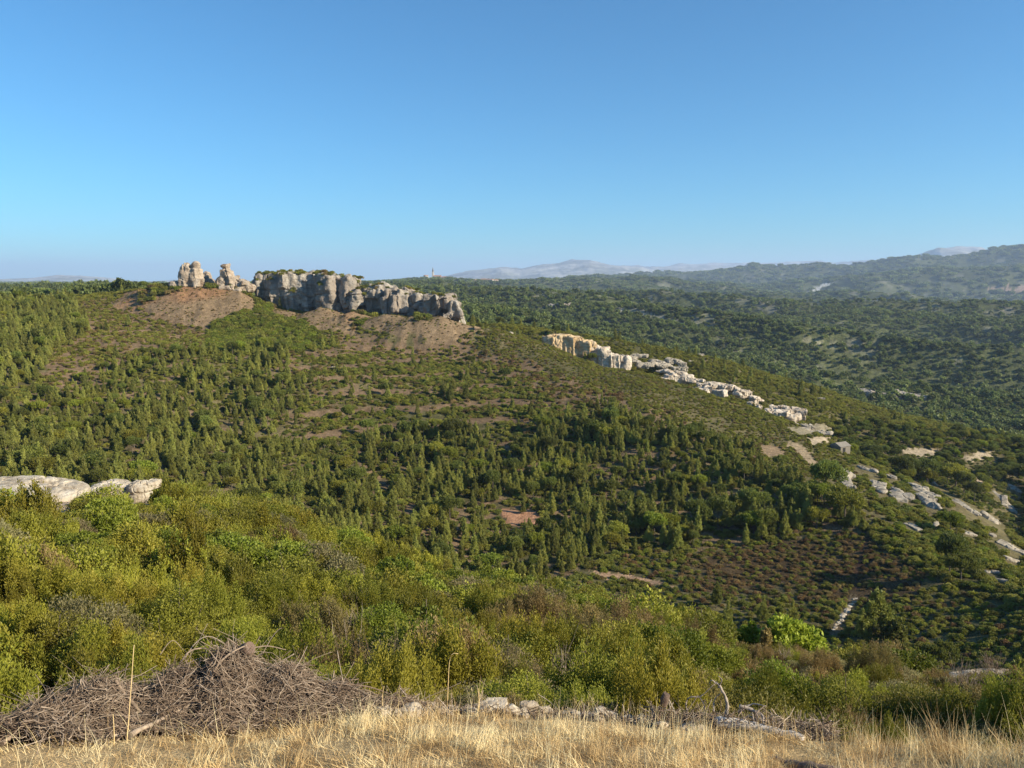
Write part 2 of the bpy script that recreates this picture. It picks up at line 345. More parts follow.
def ground_cols(px, py, D, x, y, z0):
    n = px.shape
    out = np.zeros(n+(3,))
    nA = fbm2(x/1.7, y/1.7, 4); nB = fbm2(x/9+50, y/9, 4); nC = fbm2(x/45, y/45+9, 4); nD = ridge2(x/300+4, y/300, 4)
    veg = np.array([.085, .08, .035]); veg2 = np.array([.14, .12, .06])
    dry = np.array([.44, .32, .17]); litter = np.array([.11, .085, .045])
    # ledge and near slope
    c = dry*(1+.35*nA[..., None])
    out[:] = c
    m = sstep(5.2, 6.5, D)[..., None]
    out = out*(1-m)+m*(litter*(1+.4*nA[..., None])+sstep(.1, .5, nB)[..., None]*np.array([.12, .08, .04]))
    # hillside
    z = zones(px, py, D); A = ZA[z]
    tint = np.array([PAL[int(k)] for k in range(5)])[A[..., 3].astype(int)]
    rw = ((z0+fbm2(x/25, y/25, 2)*.8)/2.6) % 1
    strip = np.where((z == ZK.index('terr')), np.where(rw < .66, -.35, .7), 0)+np.where(z == ZK.index('pines'), np.where(rw < .6, -.1, .3), 0)
    soil = sstep(-.25, .25, nB*.55+nA*.35+(A[..., 0]-.5)*1.3+strip*.6)[..., None]
    if True:
        ora = sstep(-.1, .4, fbm2(x/14+70, y/22, 3)+(px < 262)*.15-(py-292)/60.)[..., None]*(A[..., 3:4] == 1); tint = tint*(1-ora)+ora*np.array([.26, .15, .08])
    g = veg*(1-sstep(-.3, .4, nC))[..., None]+veg2*sstep(-.3, .4, nC)[..., None]
    hs = tint*(1+.35*nA+.25*nC)[..., None]*soil+g*(1+.3*nA[..., None])*(1-soil)
    m = sstep(58, 66, D)[..., None]
    out = out*(1-m)+m*hs
    # wooded country beyond
    forest = np.array([.075, .085, .035])*(1+.4*nC[..., None]); fl = np.array([.15, .15, .07]); rk = np.array([.34, .32, .27])
    f2 = fbm2(x/260+5, y/420, 4); f3 = fbm2(x/40+5, y/25, 3)
    k1 = sstep(.0, .45, f2)[..., None]*.35
    k1 = np.maximum(k1, ((px < 190) & (D > 390))[..., None]*.8)
    fo = forest*(1-k1)+fl*k1
    k2 = (sstep(.33, .5, f3)*.35)[..., None]
    fo = fo*(1-k2)+rk*k2
    m = sstep(390, 440, D)[..., None]
    out = out*(1-m)+m*fo
    # bare mountains
    mt = np.array([.19, .19, .15])*(1+.5*f2[..., None]); k3 = sstep(.0, .5, nD+f2*.5)[..., None]
    mt = mt*(1-k3)+k3*np.array([.36, .35, .32])
    m = sstep(7500, 9000, D)[..., None]
    out = out*(1-m)+m*mt
    # landmarks lying in the ground: bare patches, tracks, cuttings
    for poly, colr, dmin, dmax in PATCH:
        q = px+fbm2(px/4, py/3, 3)*7; r = py+fbm2(px/4+9, py/3, 3)*4
        k = inpoly(q, r, poly) & (D > dmin) & (D < dmax)
        out[k] = np.array(colr)*(1+.12*nA[k][:, None])
    return np.clip(out, .01, .8)
PS = (.38, .31, .215)
PATCH = [
 ([(903, 447), (935, 449), (936, 456), (905, 454)], PS, 180, 420),
 ([(962, 458), (975, 452), (993, 451), (992, 457), (965, 462)], PS, 180, 420),
 ([(808, 438), (822, 436), (832, 441), (812, 446)], PS, 150, 420),
 ([(786, 428), (820, 424), (835, 430), (800, 436)], (.25, .215, .145), 150, 420),
 ([(760, 446), (774, 444), (786, 455), (778, 460), (764, 455)], (.25, .18, .11), 90, 300),
 ([(783, 441), (800, 443), (812, 456), (824, 470), (819, 474), (806, 462), (794, 450)], (.29, .225, .145), 90, 300),
 ([(964, 474), (978, 476), (985, 486), (970, 485)], (.38, .29, .21), 90, 420),
 ([(866, 535), (872, 536), (864, 560), (858, 588), (853, 588), (856, 562)], (.075, .045, .028), 80, 200),
 ([(852, 596), (860, 598), (839, 636), (828, 636)], (.16, .12, .07), 60, 160),
 ([(610, 309), (640, 311), (672, 320), (700, 329), (668, 323), (636, 315)], (.26, .25, .21), 500, 2200),
 ([(690, 322), (722, 317), (724, 319), (692, 325)], (.3, .28, .22), 500, 2200), ([(800, 338), (850, 344), (848, 347), (798, 341)], (.2, .19, .12), 500, 2200),
 ([(905, 352), (960, 360), (1000, 358), (958, 364)], (.2, .19, .12), 500, 2200), ([(560, 296), (600, 300), (640, 298), (600, 303)], (.18, .18, .1), 1200, 2600),
 ([(930, 276), (985, 300), (982, 303), (926, 279)], (.09, .1, .06), 2500, 5500), ([(880, 312), (930, 305), (960, 312), (905, 318)], (.2, .19, .11), 2000, 4000),
 ([(655, 285), (668, 282), (682, 287), (690, 289), (676, 289)], (.2, .2, .13), 2000, 4000),
 ([(300, 548), (345, 552), (340, 563), (306, 560)], (.4, .3, .21), 20, 62),
 ([(-60, 474), (60, 480), (160, 486), (160, 506), (-60, 530)], (.42, .32, .22), 30, 58),
 ([(590, 570), (640, 576), (680, 588), (640, 582), (592, 576)], (.33, .22, .14), 60, 160),
 ([(500, 508), (540, 512), (545, 526), (505, 524)], (.36, .2, .12), 60, 200),
 ([(811, 293), (815, 287), (826, 281), (832, 282), (824, 288), (818, 294)], (.46, .45, .42), 2600, 5500),
 ([(868, 303), (880, 303), (892, 308), (880, 308)], (.3, .29, .26), 2000, 5500),
 ([(985, 288), (1060, 284), (1060, 293), (1000, 291)], (.34, .24, .18), 2000, 5500),
]
COLS = ground_cols(GPX, GPY, np.broadcast_to(DD[None, :], G.shape), GX, GY, G)
# cuttings that the whole sheet shares are seen from afar only where they lie
def sheet(name, j0, j1, mat, wrap=True):
    nj = j1-j0+1
    V = np.stack([GX[:, j0:j1+1], GY[:, j0:j1+1], G[:, j0:j1+1]], -1).reshape(-1, 3)
    C = COLS[:, j0:j1+1].reshape(-1, 3)
    i, j = np.meshgrid(np.arange(NA-1), np.arange(nj-1), indexing='ij')
    a = (i*nj+j).ravel()
    Fq = np.stack([a, a+nj, a+nj+1, a+1], -1)
    me = mesh_np(name, V, Fq, mat, C, smooth=True)
    return tag(ob(name, me), kind='structure')
jA, jB, jC, jD = [int(np.argmin(abs(DD-q))) for q in (D_A, D_B, D_C, D_D)]
sheet('ground', 0, jA, ground_mat('dry_earth', 9, 60, .35, .03, 45))
# a disc under the viewer's feet closes the middle
a_ = np.linspace(0, 2*math.pi, 65)[:-1]
V0 = np.stack([np.sin(a_)*.605, np.cos(a_)*.605, zat(np.sin(a_)*.605, np.cos(a_)*.605)], -1)
bm = bmesh.new(); bm.faces.new([bm.verts.new(v) for v in V0[::-1]]); me = bpy.data.meshes.new('ground_underfoot'); bm.to_mesh(me); bm.free()
gp = NB('plain_earth'); gp.b.inputs['Base Color'].default_value = (.4, .3, .17, 1); me.materials.append(gp.m)
tag(ob('ground_underfoot', me), kind='structure')
sheet('near_slope', jA, jB, ground_mat('leaf_litter', 3, 25, .35, .06, 20))
sheet('hillside', jB, jC, ground_mat('hill_earth', .8, 4, .38, .25, 3.0))
sheet('wooded_hills', jC, jD, ground_mat('wooded_ground', .05, .3, .35, 3.0, .12))
sheet('mountains', jD, ND-1, ground_mat('mountain_rock', .002, .01, .3, 60, .004))

# ------------------------------------------------------------------ foliage materials
def leaf_mat(name, c1, c2, c3=None, trans=.38, hue=.018, sp=.3, rough=.55):
    g = NB(name, rough, sp)
    c1, c2, c3 = [tuple(a*b for a, b in zip(q, (1.25, 1.22, 1.1))) if q else None for q in (c1, c2, c3)]
    at = g.node('ShaderNodeVertexColor', layer_name='Col').outputs[0]
    sep = g.node('ShaderNodeSeparateColor'); g.l.new(at, sep.inputs[0])
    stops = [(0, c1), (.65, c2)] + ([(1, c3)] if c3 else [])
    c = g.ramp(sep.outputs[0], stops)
    oi = g.node('ShaderNodeObjectInfo').outputs['Random']
    h = g.node('ShaderNodeHueSaturation')
    mr = g.node('ShaderNodeMapRange'); g.l.new(oi, mr.inputs[0]); mr.inputs[3].default_value = .5-hue; mr.inputs[4].default_value = .5+hue*.5
    mv = g.node('ShaderNodeMath', operation='MULTIPLY_ADD'); g.l.new(oi, mv.inputs[0]); mv.inputs[1].default_value = 7.31; mv.inputs[2].default_value = 0
    fr = g.node('ShaderNodeMath', operation='FRACT'); g.l.new(mv.outputs[0], fr.inputs[0])
    m2 = g.node('ShaderNodeMapRange'); g.l.new(fr.outputs[0], m2.inputs[0]); m2.inputs[3].default_value = .6; m2.inputs[4].default_value = 1.35
    g.l.new(mr.outputs[0], h.inputs['Hue']); g.l.new(m2.outputs[0], h.inputs['Value']); g.l.new(c, h.inputs['Color'])
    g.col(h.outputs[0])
    t = g.node('ShaderNodeBsdfTranslucent'); g.l.new(h.outputs[0], t.inputs[0])
    ms = g.node('ShaderNodeMixShader'); ms.inputs[0].default_value = trans
    out = g.n['Material Output']
    g.l.new(g.b.outputs[0], ms.inputs[1]); g.l.new(t.outputs[0], ms.inputs[2]); g.l.new(ms.outputs[0], out.inputs[0])
    return g.m
M = {}
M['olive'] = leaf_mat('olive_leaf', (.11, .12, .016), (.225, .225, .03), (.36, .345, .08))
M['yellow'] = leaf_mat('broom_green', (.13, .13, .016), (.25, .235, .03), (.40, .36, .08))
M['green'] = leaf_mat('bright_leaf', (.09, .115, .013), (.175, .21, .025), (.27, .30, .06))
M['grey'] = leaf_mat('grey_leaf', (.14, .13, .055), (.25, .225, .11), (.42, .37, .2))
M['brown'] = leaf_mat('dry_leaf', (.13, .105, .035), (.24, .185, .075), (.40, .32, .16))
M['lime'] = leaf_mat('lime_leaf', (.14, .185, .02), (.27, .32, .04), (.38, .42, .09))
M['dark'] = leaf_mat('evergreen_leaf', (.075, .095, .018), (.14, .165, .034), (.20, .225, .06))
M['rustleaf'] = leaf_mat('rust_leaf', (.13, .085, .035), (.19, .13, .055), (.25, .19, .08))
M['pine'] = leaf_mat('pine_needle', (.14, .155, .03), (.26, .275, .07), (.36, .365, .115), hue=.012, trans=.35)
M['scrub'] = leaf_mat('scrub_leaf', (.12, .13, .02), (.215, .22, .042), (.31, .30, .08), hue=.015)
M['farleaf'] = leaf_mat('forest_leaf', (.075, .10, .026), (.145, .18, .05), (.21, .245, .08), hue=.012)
bk = NB('bark', .95, .1); bk.col(bk.ramp(bk.noise(14, 4, .6, bk.objc()), [(.3, (.09, .07, .055)), (.7, (.2, .165, .135))])); M['bark'] = bk.m

def leafcloud(name, mat, nl, ll, lw, clumps, up=.3, seed=0, tilt=1.0, stems=0, stemr=.012, flatz=1.0, shell=.55):
    """clumps: list of (x,y,z,rx,ry,rz) ellipsoids; leaves lie towards their outside"""
    r = np.random.RandomState(seed)
    cl = np.array(clumps, float)
    wt = (cl[:, 3]*cl[:, 5]); ci = r.choice(len(cl), nl, p=wt/wt.sum())
    d = r.normal(size=(nl, 3)); d[:, 2] = d[:, 2]*.9+.25; d /= np.linalg.norm(d, axis=1)[:, None]
    rad = (shell+(1-shell)*r.rand(nl))**.8
    rad *= 1+.12*r.normal(size=nl)
    c = cl[ci, :3]+d*cl[ci, 3:6]*rad[:, None]
    c[:, 2] = np.maximum(c[:, 2], .02)
    ax = d*.75+r.normal(size=(nl, 3))*.55*tilt; ax[:, 2] += up; ax /= np.linalg.norm(ax, axis=1)[:, None]
    b = np.cross(ax, d+r.normal(size=(nl, 3))*.5); b /= (np.linalg.norm(b, axis=1)[:, None]+1e-6)
    s = (.65+.7*r.rand(nl))[:, None]
    a1 = ax*ll*s; b1 = b*lw*s
    nrm = np.cross(ax, b)*(ll*.12)*s
    V = np.stack([c-a1*.5, c+b1*.5+nrm, c+a1*.5, c-b1*.5+nrm], 1).reshape(-1, 3)
    Fq = np.arange(nl*4).reshape(-1, 4)
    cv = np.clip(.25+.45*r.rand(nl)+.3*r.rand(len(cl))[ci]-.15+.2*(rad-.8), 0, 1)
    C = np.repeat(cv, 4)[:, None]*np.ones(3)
    mats = [mat]; mi = np.zeros(nl, int)
    if stems:
        mats.append(M['bark']); Vs, Fs, k = [], [], len(V)
        for q in range(stems):
            e = cl[q % len(cl), :3]*(.95+.35*r.rand()); st = np.array([r.normal()*.04, r.normal()*.04, -.1])
            mid = (st+e)/2+r.normal(size=3)*.05
            for p0, p1, r0, r1 in ((st, mid, stemr, stemr*.8), (mid, e, stemr*.8, stemr*.4)):
                ring = []
                for pp, rr in ((p0, r0), (p1, r1)):
                    for t in range(4): Vs.append(pp+rr*np.array([math.cos(t*1.571), math.sin(t*1.571), 0]))
                for t in range(4): Fs.append([k+t, k+(t+1) % 4, k+4+(t+1) % 4, k+4+t])
                k += 8
        V = np.concatenate([V, Vs]); C = np.concatenate([C, np.full((len(Vs), 3), .5)])
        Fq = np.concatenate([Fq, Fs]); mi = np.concatenate([mi, np.ones(len(Fs), int)])
    return mesh_np(name, V, Fq, mats, C, False, mi)
def dome(r, n, R, H, cr, base=.25, flat=.85):
    out = []
    for i in range(n):
        a = i*2.399+r.rand(); q = math.sqrt((i+.5)/n)
        x, y = R*q*math.cos(a), R*q*math.sin(a)
        z = H*(base+(1-base)*math.sqrt(max(0, 1-q*q*.9)))*(.75+.35*r.rand())
        s = cr*(.7+.6*r.rand()); out.append((x, y, max(z-s*.6, s*.5), s, s, s*flat))
    return out
def shoots(r, n, R, H):
    out = []
    for i in range(n):
        a = r.rand()*6.28; q = math.sqrt(r.rand())
        x, y = R*q*math.cos(a), R*q*math.sin(a); h = H*(1-.4*q)*(.6+.5*r.rand())
        out.append((x, y, h*.55, .09+.05*r.rand(), .09+.05*r.rand(), h*.48))
    return out
def shrub_set(kind, mat, hi, nv, nl, ll, lw, style='dome'):
    res = []
    for v in range(nv):
        r = np.random.RandomState(hash((kind, v)) % 1000 if False else (len(kind)*31+v*7+nl) % 9999)
        cl = dome(r, 15, .62, .95, .26) if style == 'dome' else shoots(r, 34, .6, 1.25)
        if style == 'dome': cl += dome(r, 5, .4, .6, .4)
        res.append(leafcloud(kind+'_foliage', mat, nl, ll, lw, cl, .35 if style == 'dome' else 1.0, seed=v*13+nl % 77, stems=16))
    return res
KIND = {  # material, style, leaf len, leaf width
 'mastic_shrub': ('olive', 'dome', .034, .019), 'oak_shrub': ('green', 'dome', .038, .026),
 'broom_shrub': ('yellow', 'shoot', .04, .015), 'rockrose_shrub': ('grey', 'dome', .036, .017),
 'heath_shrub': ('brown', 'shoot', .034, .014), 'rosemary_shrub': ('olive', 'shoot', .038, .014)}
SH = {}
for k, (m_, st, ll, lw) in KIND.items():
    n0 = 15000 if st == 'dome' else 17000
    SH[k] = (shrub_set(k, M[m_], True, 4, n0, ll, lw, st), shrub_set(k, M[m_], False, 3, 5200, ll*1.75, lw*1.9, st))

# ------------------------------------------------------------------ shrubs of the near slope, each a thing
def visible(x, y, ztop, margin=0.0):
    a = np.arctan2(x, y); D = np.hypot(x, y)
    return ztop/D > samp(HOR, a, D*.97)-margin
WHERE = lambda px: ('above the low end of the brush pile', 'above the log on the pile', 'above the pile end', 'above the biggest pale stone', 'above the stone row', 'above the stump', 'above the dead wood', 'above the golden grass', 'at the right edge')[int(np.digitize(px, [130, 270, 380, 480, 620, 700, 830, 960]))]
SHL = {
 'mastic_shrub': 'olive rounded shrub', 'oak_shrub': 'leafy green shrub',
 'broom_shrub': 'yellow-green upright shrub', 'rockrose_shrub': 'silvery green shrub',
 'heath_shrub': 'brown dry shrub', 'rosemary_shrub': 'olive twiggy shrub'}
cand = []
D = 5.9
rr = np.random.RandomState(3)
while D < 58:
    sp = .95+.008*D
    n = int(1.5*D/sp)
    for i in range(n):
        a = -.75+1.5*(i+rr.rand()*.9)/n
        d = D+(rr.rand()-.5)*sp*1.1
        cand.append((math.sin(a)*d, math.cos(a)*d))
    D += sp*.82
cand = np.array(cand)
cz = zat(cand[:, 0], cand[:, 1])
cpx, cpy = project(cand[:, 0], cand[:, 1], cz)
cD = np.hypot(cand[:, 0], cand[:, 1])
patch1 = fbm2(cand[:, 0]/4+4, cand[:, 1]/4, 3); patch2 = fbm2(cand[:, 0]/6+44, cand[:, 1]/6+9, 3); kr = rr.rand(len(cand))
bare = (((cpx < 84) & (cD > 33)) | ((cpx > 78) & (cpx < 158) & (cD > 37)) | ((cpx > 300) & (cpx < 345) & (cpy > 548) & (cpy < 565)) | ((cpx > 915) & (cD > 15)) | ((cpx > 728) & (cpx < 835) & (cD > 19)))
vis = visible(cand[:, 0], cand[:, 1], cz+1.1)
undergrowth = []
count = {k: 0 for k in KIND}
order = np.argsort(cD)
for i in order:
    if bare[i]: continue
    x, y = cand[i]; px, py, d = cpx[i], cpy[i], cD[i]
    right = (px-560)/400+patch2[i]*.9
    big = ''
    if right > .2 and kr[i] < .78: k = 'heath_shrub' if patch1[i]+kr[i]*.5 > -.02 else ('rosemary_shrub' if kr[i] < .45 else 'rockrose_shrub')
    elif patch1[i] > .22: k = 'broom_shrub' if kr[i] < .6 else 'rosemary_shrub'
    elif patch1[i] < -.25: k = 'oak_shrub' if kr[i] < .7 else 'mastic_shrub'
    elif kr[i] < .12: k = 'rockrose_shrub'
    elif kr[i] < .15: k = 'heath_shrub'
    elif kr[i] < .36: k = 'rosemary_shrub'
    elif kr[i] < .52: k = 'broom_shrub'
    else: k = 'mastic_shrub' if patch2[i] < .15 else 'oak_shrub'
    s = (.62+.66*rr.rand()**1.2)*(1+.006*d)
    if d < 8: s *= .62+.06*(d-6)
    if (px > 925 or 715 < px < 840) and d > 13: s *= .6
    if px > 640: s *= 1-.3*sstep(640, 1000, px)*(1 if d < 24 else .8)
    rot = rr.rand()*6.28
    seen = vis[i] and -40 < px < 1064
    if seen and count[k] < 298 and rr.rand() < 1:
        count[k] += 1
        me = SH[k][0][rr.randint(4)] if d < 20 else SH[k][1][rr.randint(3)]
        o = ob(k, me); o.location = (x, y, cz[i]-.08*s); o.rotation_euler = (rr.normal()*.08, rr.normal()*.08, rot)
        o.scale = (s*(.9+.25*rr.rand()), s*(.9+.25*rr.rand()), s*(.8+.35*rr.rand()))
        band = 'just below the ledge, ' if d < 9 else ('near the ledge, ' if d < 14 else ('mid slope, ' if d < 25 else ('near the rim, ' if d < 36 else 'on the far rim, ')))
        h = o.scale.z*(1.25 if KIND[k][1] == 'shoot' else 1)
        size = 'tall ' if h > 1.45 else ('low ' if h < .95 else '')
        lab = f'{size}{SHL[k]} {band}{WHERE(px)}'
        tag(o, lab, 'shrub', f'{size}{k.replace("_", " ")}s {band}{WHERE(px)}')
    else:
        undergrowth.append((x, y, cz[i]-.08*s, rot, s, list(KIND).index(k)))

# ------------------------------------------------------------------ scatter on points (for what cannot be counted)
def proto_coll(name, meshes):
    c = bpy.data.collections.new(name)
    for i, me in enumerate(meshes):
        o = bpy.data.objects.new(f'{name}_{i:02d}', me); c.objects.link(o)
    return c
def scatter(name, coll, nmesh, pts, rot, scl, idx):
    me = bpy.data.meshes.new(name); n = len(pts)
    me.vertices.add(n); me.vertices.foreach_set('co', np.asarray(pts, np.float32).ravel())
    for nm, arr in (('rot', rot), ('scl', scl)):
        a = me.attributes.new(nm, 'FLOAT_VECTOR', 'POINT'); a.data.foreach_set('vector', np.asarray(arr, np.float32).ravel())
    a = me.attributes.new('idx', 'INT', 'POINT'); a.data.foreach_set('value', np.asarray(idx, np.int32) % nmesh)
    o = ob(name, me)
    ng = bpy.data.node_groups.new(name+'_scatter', 'GeometryNodeTree')
    ng.interface.new_socket('Geometry', in_out='INPUT', socket_type='NodeSocketGeometry')
    ng.interface.new_socket('Geometry', in_out='OUTPUT', socket_type='NodeSocketGeometry')
    N, Lk = ng.nodes, ng.links
    gi = N.new('NodeGroupInput'); go = N.new('NodeGroupOutput')
    ci = N.new('GeometryNodeCollectionInfo'); ci.inputs['Collection'].default_value = coll
    ci.inputs['Separate Children'].default_value = True; ci.inputs['Reset Children'].default_value = True
    ip = N.new('GeometryNodeInstanceOnPoints'); ip.inputs['Pick Instance'].default_value = True
    def att(nm, ty):
        a = N.new('GeometryNodeInputNamedAttribute'); a.data_type = ty; a.inputs['Name'].default_value = nm; return a.outputs['Attribute']
    Lk.new(gi.outputs[0], ip.inputs['Points']); Lk.new(ci.outputs[0], ip.inputs['Instance'])
    Lk.new(att('idx', 'INT'), ip.inputs['Instance Index'])
    e = N.new('FunctionNodeEulerToRotation'); Lk.new(att('rot', 'FLOAT_VECTOR'), e.inputs[0]); Lk.new(e.outputs[0], ip.inputs['Rotation'])
    Lk.new(att('scl', 'FLOAT_VECTOR'), ip.inputs['Scale'])
    Lk.new(ip.outputs[0], go.inputs[0])
    md = o.modifiers.new('scatter', 'NODES'); md.node_group = ng
    return o
def R3(n, r=None):
    r = r or rr
    return np.stack([r.normal(size=n)*.05, r.normal(size=n)*.05, r.rand(n)*6.28], -1)

if undergrowth:
    U = np.array(undergrowth)
    ms = [SH[k][1][0] for k in KIND]
    o = scatter('undergrowth', proto_coll('undergrowth_kind', ms), len(ms), U[:, :3], np.stack([U[:, 3]*0, U[:, 3]*0, U[:, 3]], -1), np.repeat(U[:, 4:5], 3, 1), U[:, 5].astype(int))
    tag(o, 'mixed shrubs and undergrowth filling the far rim of the near slope', 'undergrowth', kind='stuff')
# low growth between the shrubs
n = 9000
D_ = np.sqrt(rr.rand(n)*(50**2-5.6**2)+5.6**2)*1.0; D_ = np.where(rr.rand(n) < .4, 5.4+rr.rand(n)*12, D_)
a_ = (rr.rand(n)-.5)*1.5
x, y = np.sin(a_)*D_, np.cos(a_)*D_; z = zat(x, y); px, py = project(x, y, z)
ok = ~(((px < 78) & (D_ > 33)) | ((px > 78) & (px < 155) & (D_ > 40)) | ((px > 935) & (D_ > 20)))
low = [SH[k][1][1] for k in KIND]
s = (.22+.3*rr.rand(n))*np.clip((D_-4.4)/2.5, .35, 1)
idx = np.where(px > 620, rr.choice([4, 4, 5, 3], n), rr.choice([0, 1, 2, 3, 4, 5], n))
o = scatter('low_growth', proto_coll('low_kind', low), len(low), np.stack([x, y, z-.03], -1)[ok], R3(n)[ok], np.repeat(s[:, None], 3, 1)[ok], idx[ok])
tag(o, 'low herbs and small plants between the shrubs of the near slope', 'undergrowth', kind='stuff')

# ------------------------------------------------------------------ pines
def pine_parts(seed, nl, H=4.6, ll=.34, lw=.085, mat=None, shape='cone'):
    r = np.random.RandomState(seed); cl = []
    if shape == 'cone':
        nw = 9; W0 = r.uniform(.72, 1.15)
        for i in range(nw):
            t = i/(nw-1); h = .7+t*(H-1.0); R = (W0*(1-t)**.6+.1)*(.7+.55*r.rand()); m = max(1, int(6*(1-t)+1))
            for j in range(m):
                a = j*6.28/m+i*1.1+r.rand()*.5; q = R*(.55+.3*r.rand())
                s = (.3*(1-.3*t)+.14*r.rand())*(.7+.3*W0)
                cl.append((q*math.cos(a)*(.3 if m == 1 else 1), q*math.sin(a)*(.3 if m == 1 else 1), h+.2*q, s, s, s*.95))
        cl.append((0, 0, H*.5, .3, .3, H*.38)); cl.append((0, 0, H-.3, .2, .2, .42))
    else:
        for i in range(17):
            a = i*2.4; q = 1.5*math.sqrt((i+.5)/17); s = .5+.5*r.rand()
            cl.append((q*math.cos(a)+r.normal()*.25, q*math.sin(a)+r.normal()*.25, H*(.42+.44*math.sqrt(1-q*q/3)*r.uniform(.65, 1.05)), s, s, s*.85))
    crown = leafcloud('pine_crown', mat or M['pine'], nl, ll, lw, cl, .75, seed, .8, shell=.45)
    bm = bmesh.new()
    def cyl(p0, p1, r0, r1, n=6):
        p0, p1 = Vector(p0), Vector(p1); q = (p1-p0).to_track_quat('Z', 'Y').to_matrix()
        A = [bm.verts.new(p0+q@Vector((r0*math.cos(t*2*math.pi/n), r0*math.sin(t*2*math.pi/n), 0))) for t in range(n)]
        B = [bm.verts.new(p1+q@Vector((r1*math.cos(t*2*math.pi/n), r1*math.sin(t*2*math.pi/n), 0))) for t in range(n)]
        for t in range(n): bm.faces.new((A[t], A[(t+1) % n], B[(t+1) % n], B[t]))
    l1 = (r.normal()*.08, r.normal()*.08, H*.45)
    cyl((0, 0, -.3), l1, .10, .07); cyl(l1, (l1[0]*1.5, l1[1]*.5, H*.92), .07, .015)
    for c in cl[:14:2]: cyl((0, 0, max(.4, c[2]-.45)), (c[0]*.9, c[1]*.9, c[2]), .03, .012, 4)
    tr = bpy.data.meshes.new('pine_trunk'); bm.to_mesh(tr); bm.free(); tr.materials.append(M['bark'])
    return crown, tr
PINES = [pine_parts(20+i, 2600, 4.5*(1, .8, 1.12, .92, .7, 1.05)[i % 6]) for i in range(9)]
DARKT = [pine_parts(60+i, 3400, (4.0, 4.6, 3.6, 5.0, 4.2)[i], .34, .15, M[('dark', 'dark', 'olive', 'dark', 'green')[i]], 'round') for i in range(5)]
def joined(crown, trunk):
    bm = bmesh.new(); bm.from_mesh(crown)
    k = len(bm.faces); bm.from_mesh(trunk); bm.faces.ensure_lookup_table()
    for f in bm.faces[k:]: f.material_index = 1
    me = bpy.data.meshes.new('whole_tree'); bm.to_mesh(me); bm.free()
    me.materials.append(crown.materials[0]); me.materials.append(trunk.materials[0]); return me

# candidates over the hillside, pines in loose contour rows
n = 60000
D_ = np.sqrt(rr.rand(n)*(340**2-72**2)+72**2); a_ = (rr.rand(n)-.5)*1.42
x, y = np.sin(a_)*D_, np.cos(a_)*D_; z = zat(x, y); px, py = project(x, y, z)
zi = zones(px, py, D_); dens = ZA[zi, 2]
row = ((z+fbm2(x/25, y/25, 2)*.8)/2.6) % 1
tz = (zi == ZK.index('terr'))
clear = fbm2(x/17+3, y/17+8, 3)
p = .8*dens*(1-.75*sstep(.12, .35, clear)*(zi != ZK.index('dark')))*np.where(row < .58, 1.1, np.where(zi == ZK.index('terr'), .05, .3))
keep = (rr.rand(n) < p) & (D_ > 74) & ~nearslab(px, py, 4) & ~nearslab(px, py-9, 5) & ~nearslab(px, py-16, 4)
for poly, c_, d0, d1 in PATCH:
    for dy in (0, 5, 10, 15): keep &= ~(inpoly(px, py-dy, poly) & (D_ > d0) & (D_ < d1) & (px > 760))
# thin out by spacing with a hash grid
grid = {}; chosen = []
for i in np.where(keep)[0]:
    g = (int(x[i]//1.7), int(y[i]//1.7)); 
    if g in grid: continue
    grid[g] = 1; chosen.append(i)
chosen = np.array(chosen)
tvis = visible(x[chosen], y[chosen], z[chosen]+4.2) & (px[chosen] > -15) & (px[chosen] < 1039)
allp = chosen
sz = (.46+.52*rr.rand(len(allp)))*(1+.45*fbm2(x[allp]/22+31, y[allp]/22, 3)); sz *= np.where(D_[allp] < 100, .9, 1)
isround = (zi[allp] == ZK.index('wood')) | (zi[allp] == ZK.index('slabs')) | ((rr.rand(len(allp)) < .13))
def place_tree(kind, meshes, i, s, label, group, cat='tree', col=None):
    root = bpy.data.objects.new(kind, None); COL.objects.link(root); root.empty_display_size = .5
    root.location = (x[i], y[i], z[i]); root.rotation_euler = (0, 0, rr.rand()*6.28); root.scale = (s*(.8+.22*rr.rand()),)*2+(s,)
    c = ob('crown', meshes[0], root); t = ob('trunk', meshes[1], root)
    tag(root, label, cat, group); return root
score = np.where(tvis & ~isround, sz/D_[allp], -1)
near = set(np.argsort(-score)[:298].tolist())
score2 = np.where(tvis & isround, sz/D_[allp], -1)
near2 = set(np.argsort(-score2)[:200].tolist())
def zonephrase(px, py):
    col = ('at the left edge', 'below the spire', 'below the long cliff', 'below the cliff end', 'below the yellow quarry', 'below the white quarries', 'left of the track', 'near the rock slabs', 'by the right edge')[int(np.digitize(px, [110, 230, 350, 470, 580, 700, 800, 920]))]
    row = ('high on the slope', 'in the upper rows', 'in the middle rows', 'in the lower rows', 'in the valley bottom')[int(np.digitize(py, [420, 465, 500, 545]))]
    return f'{row} {col}'
def sizeword(q): return 'small ' if q < .63 else ('tall ' if q > .83 else '')
rest = []; restr = []
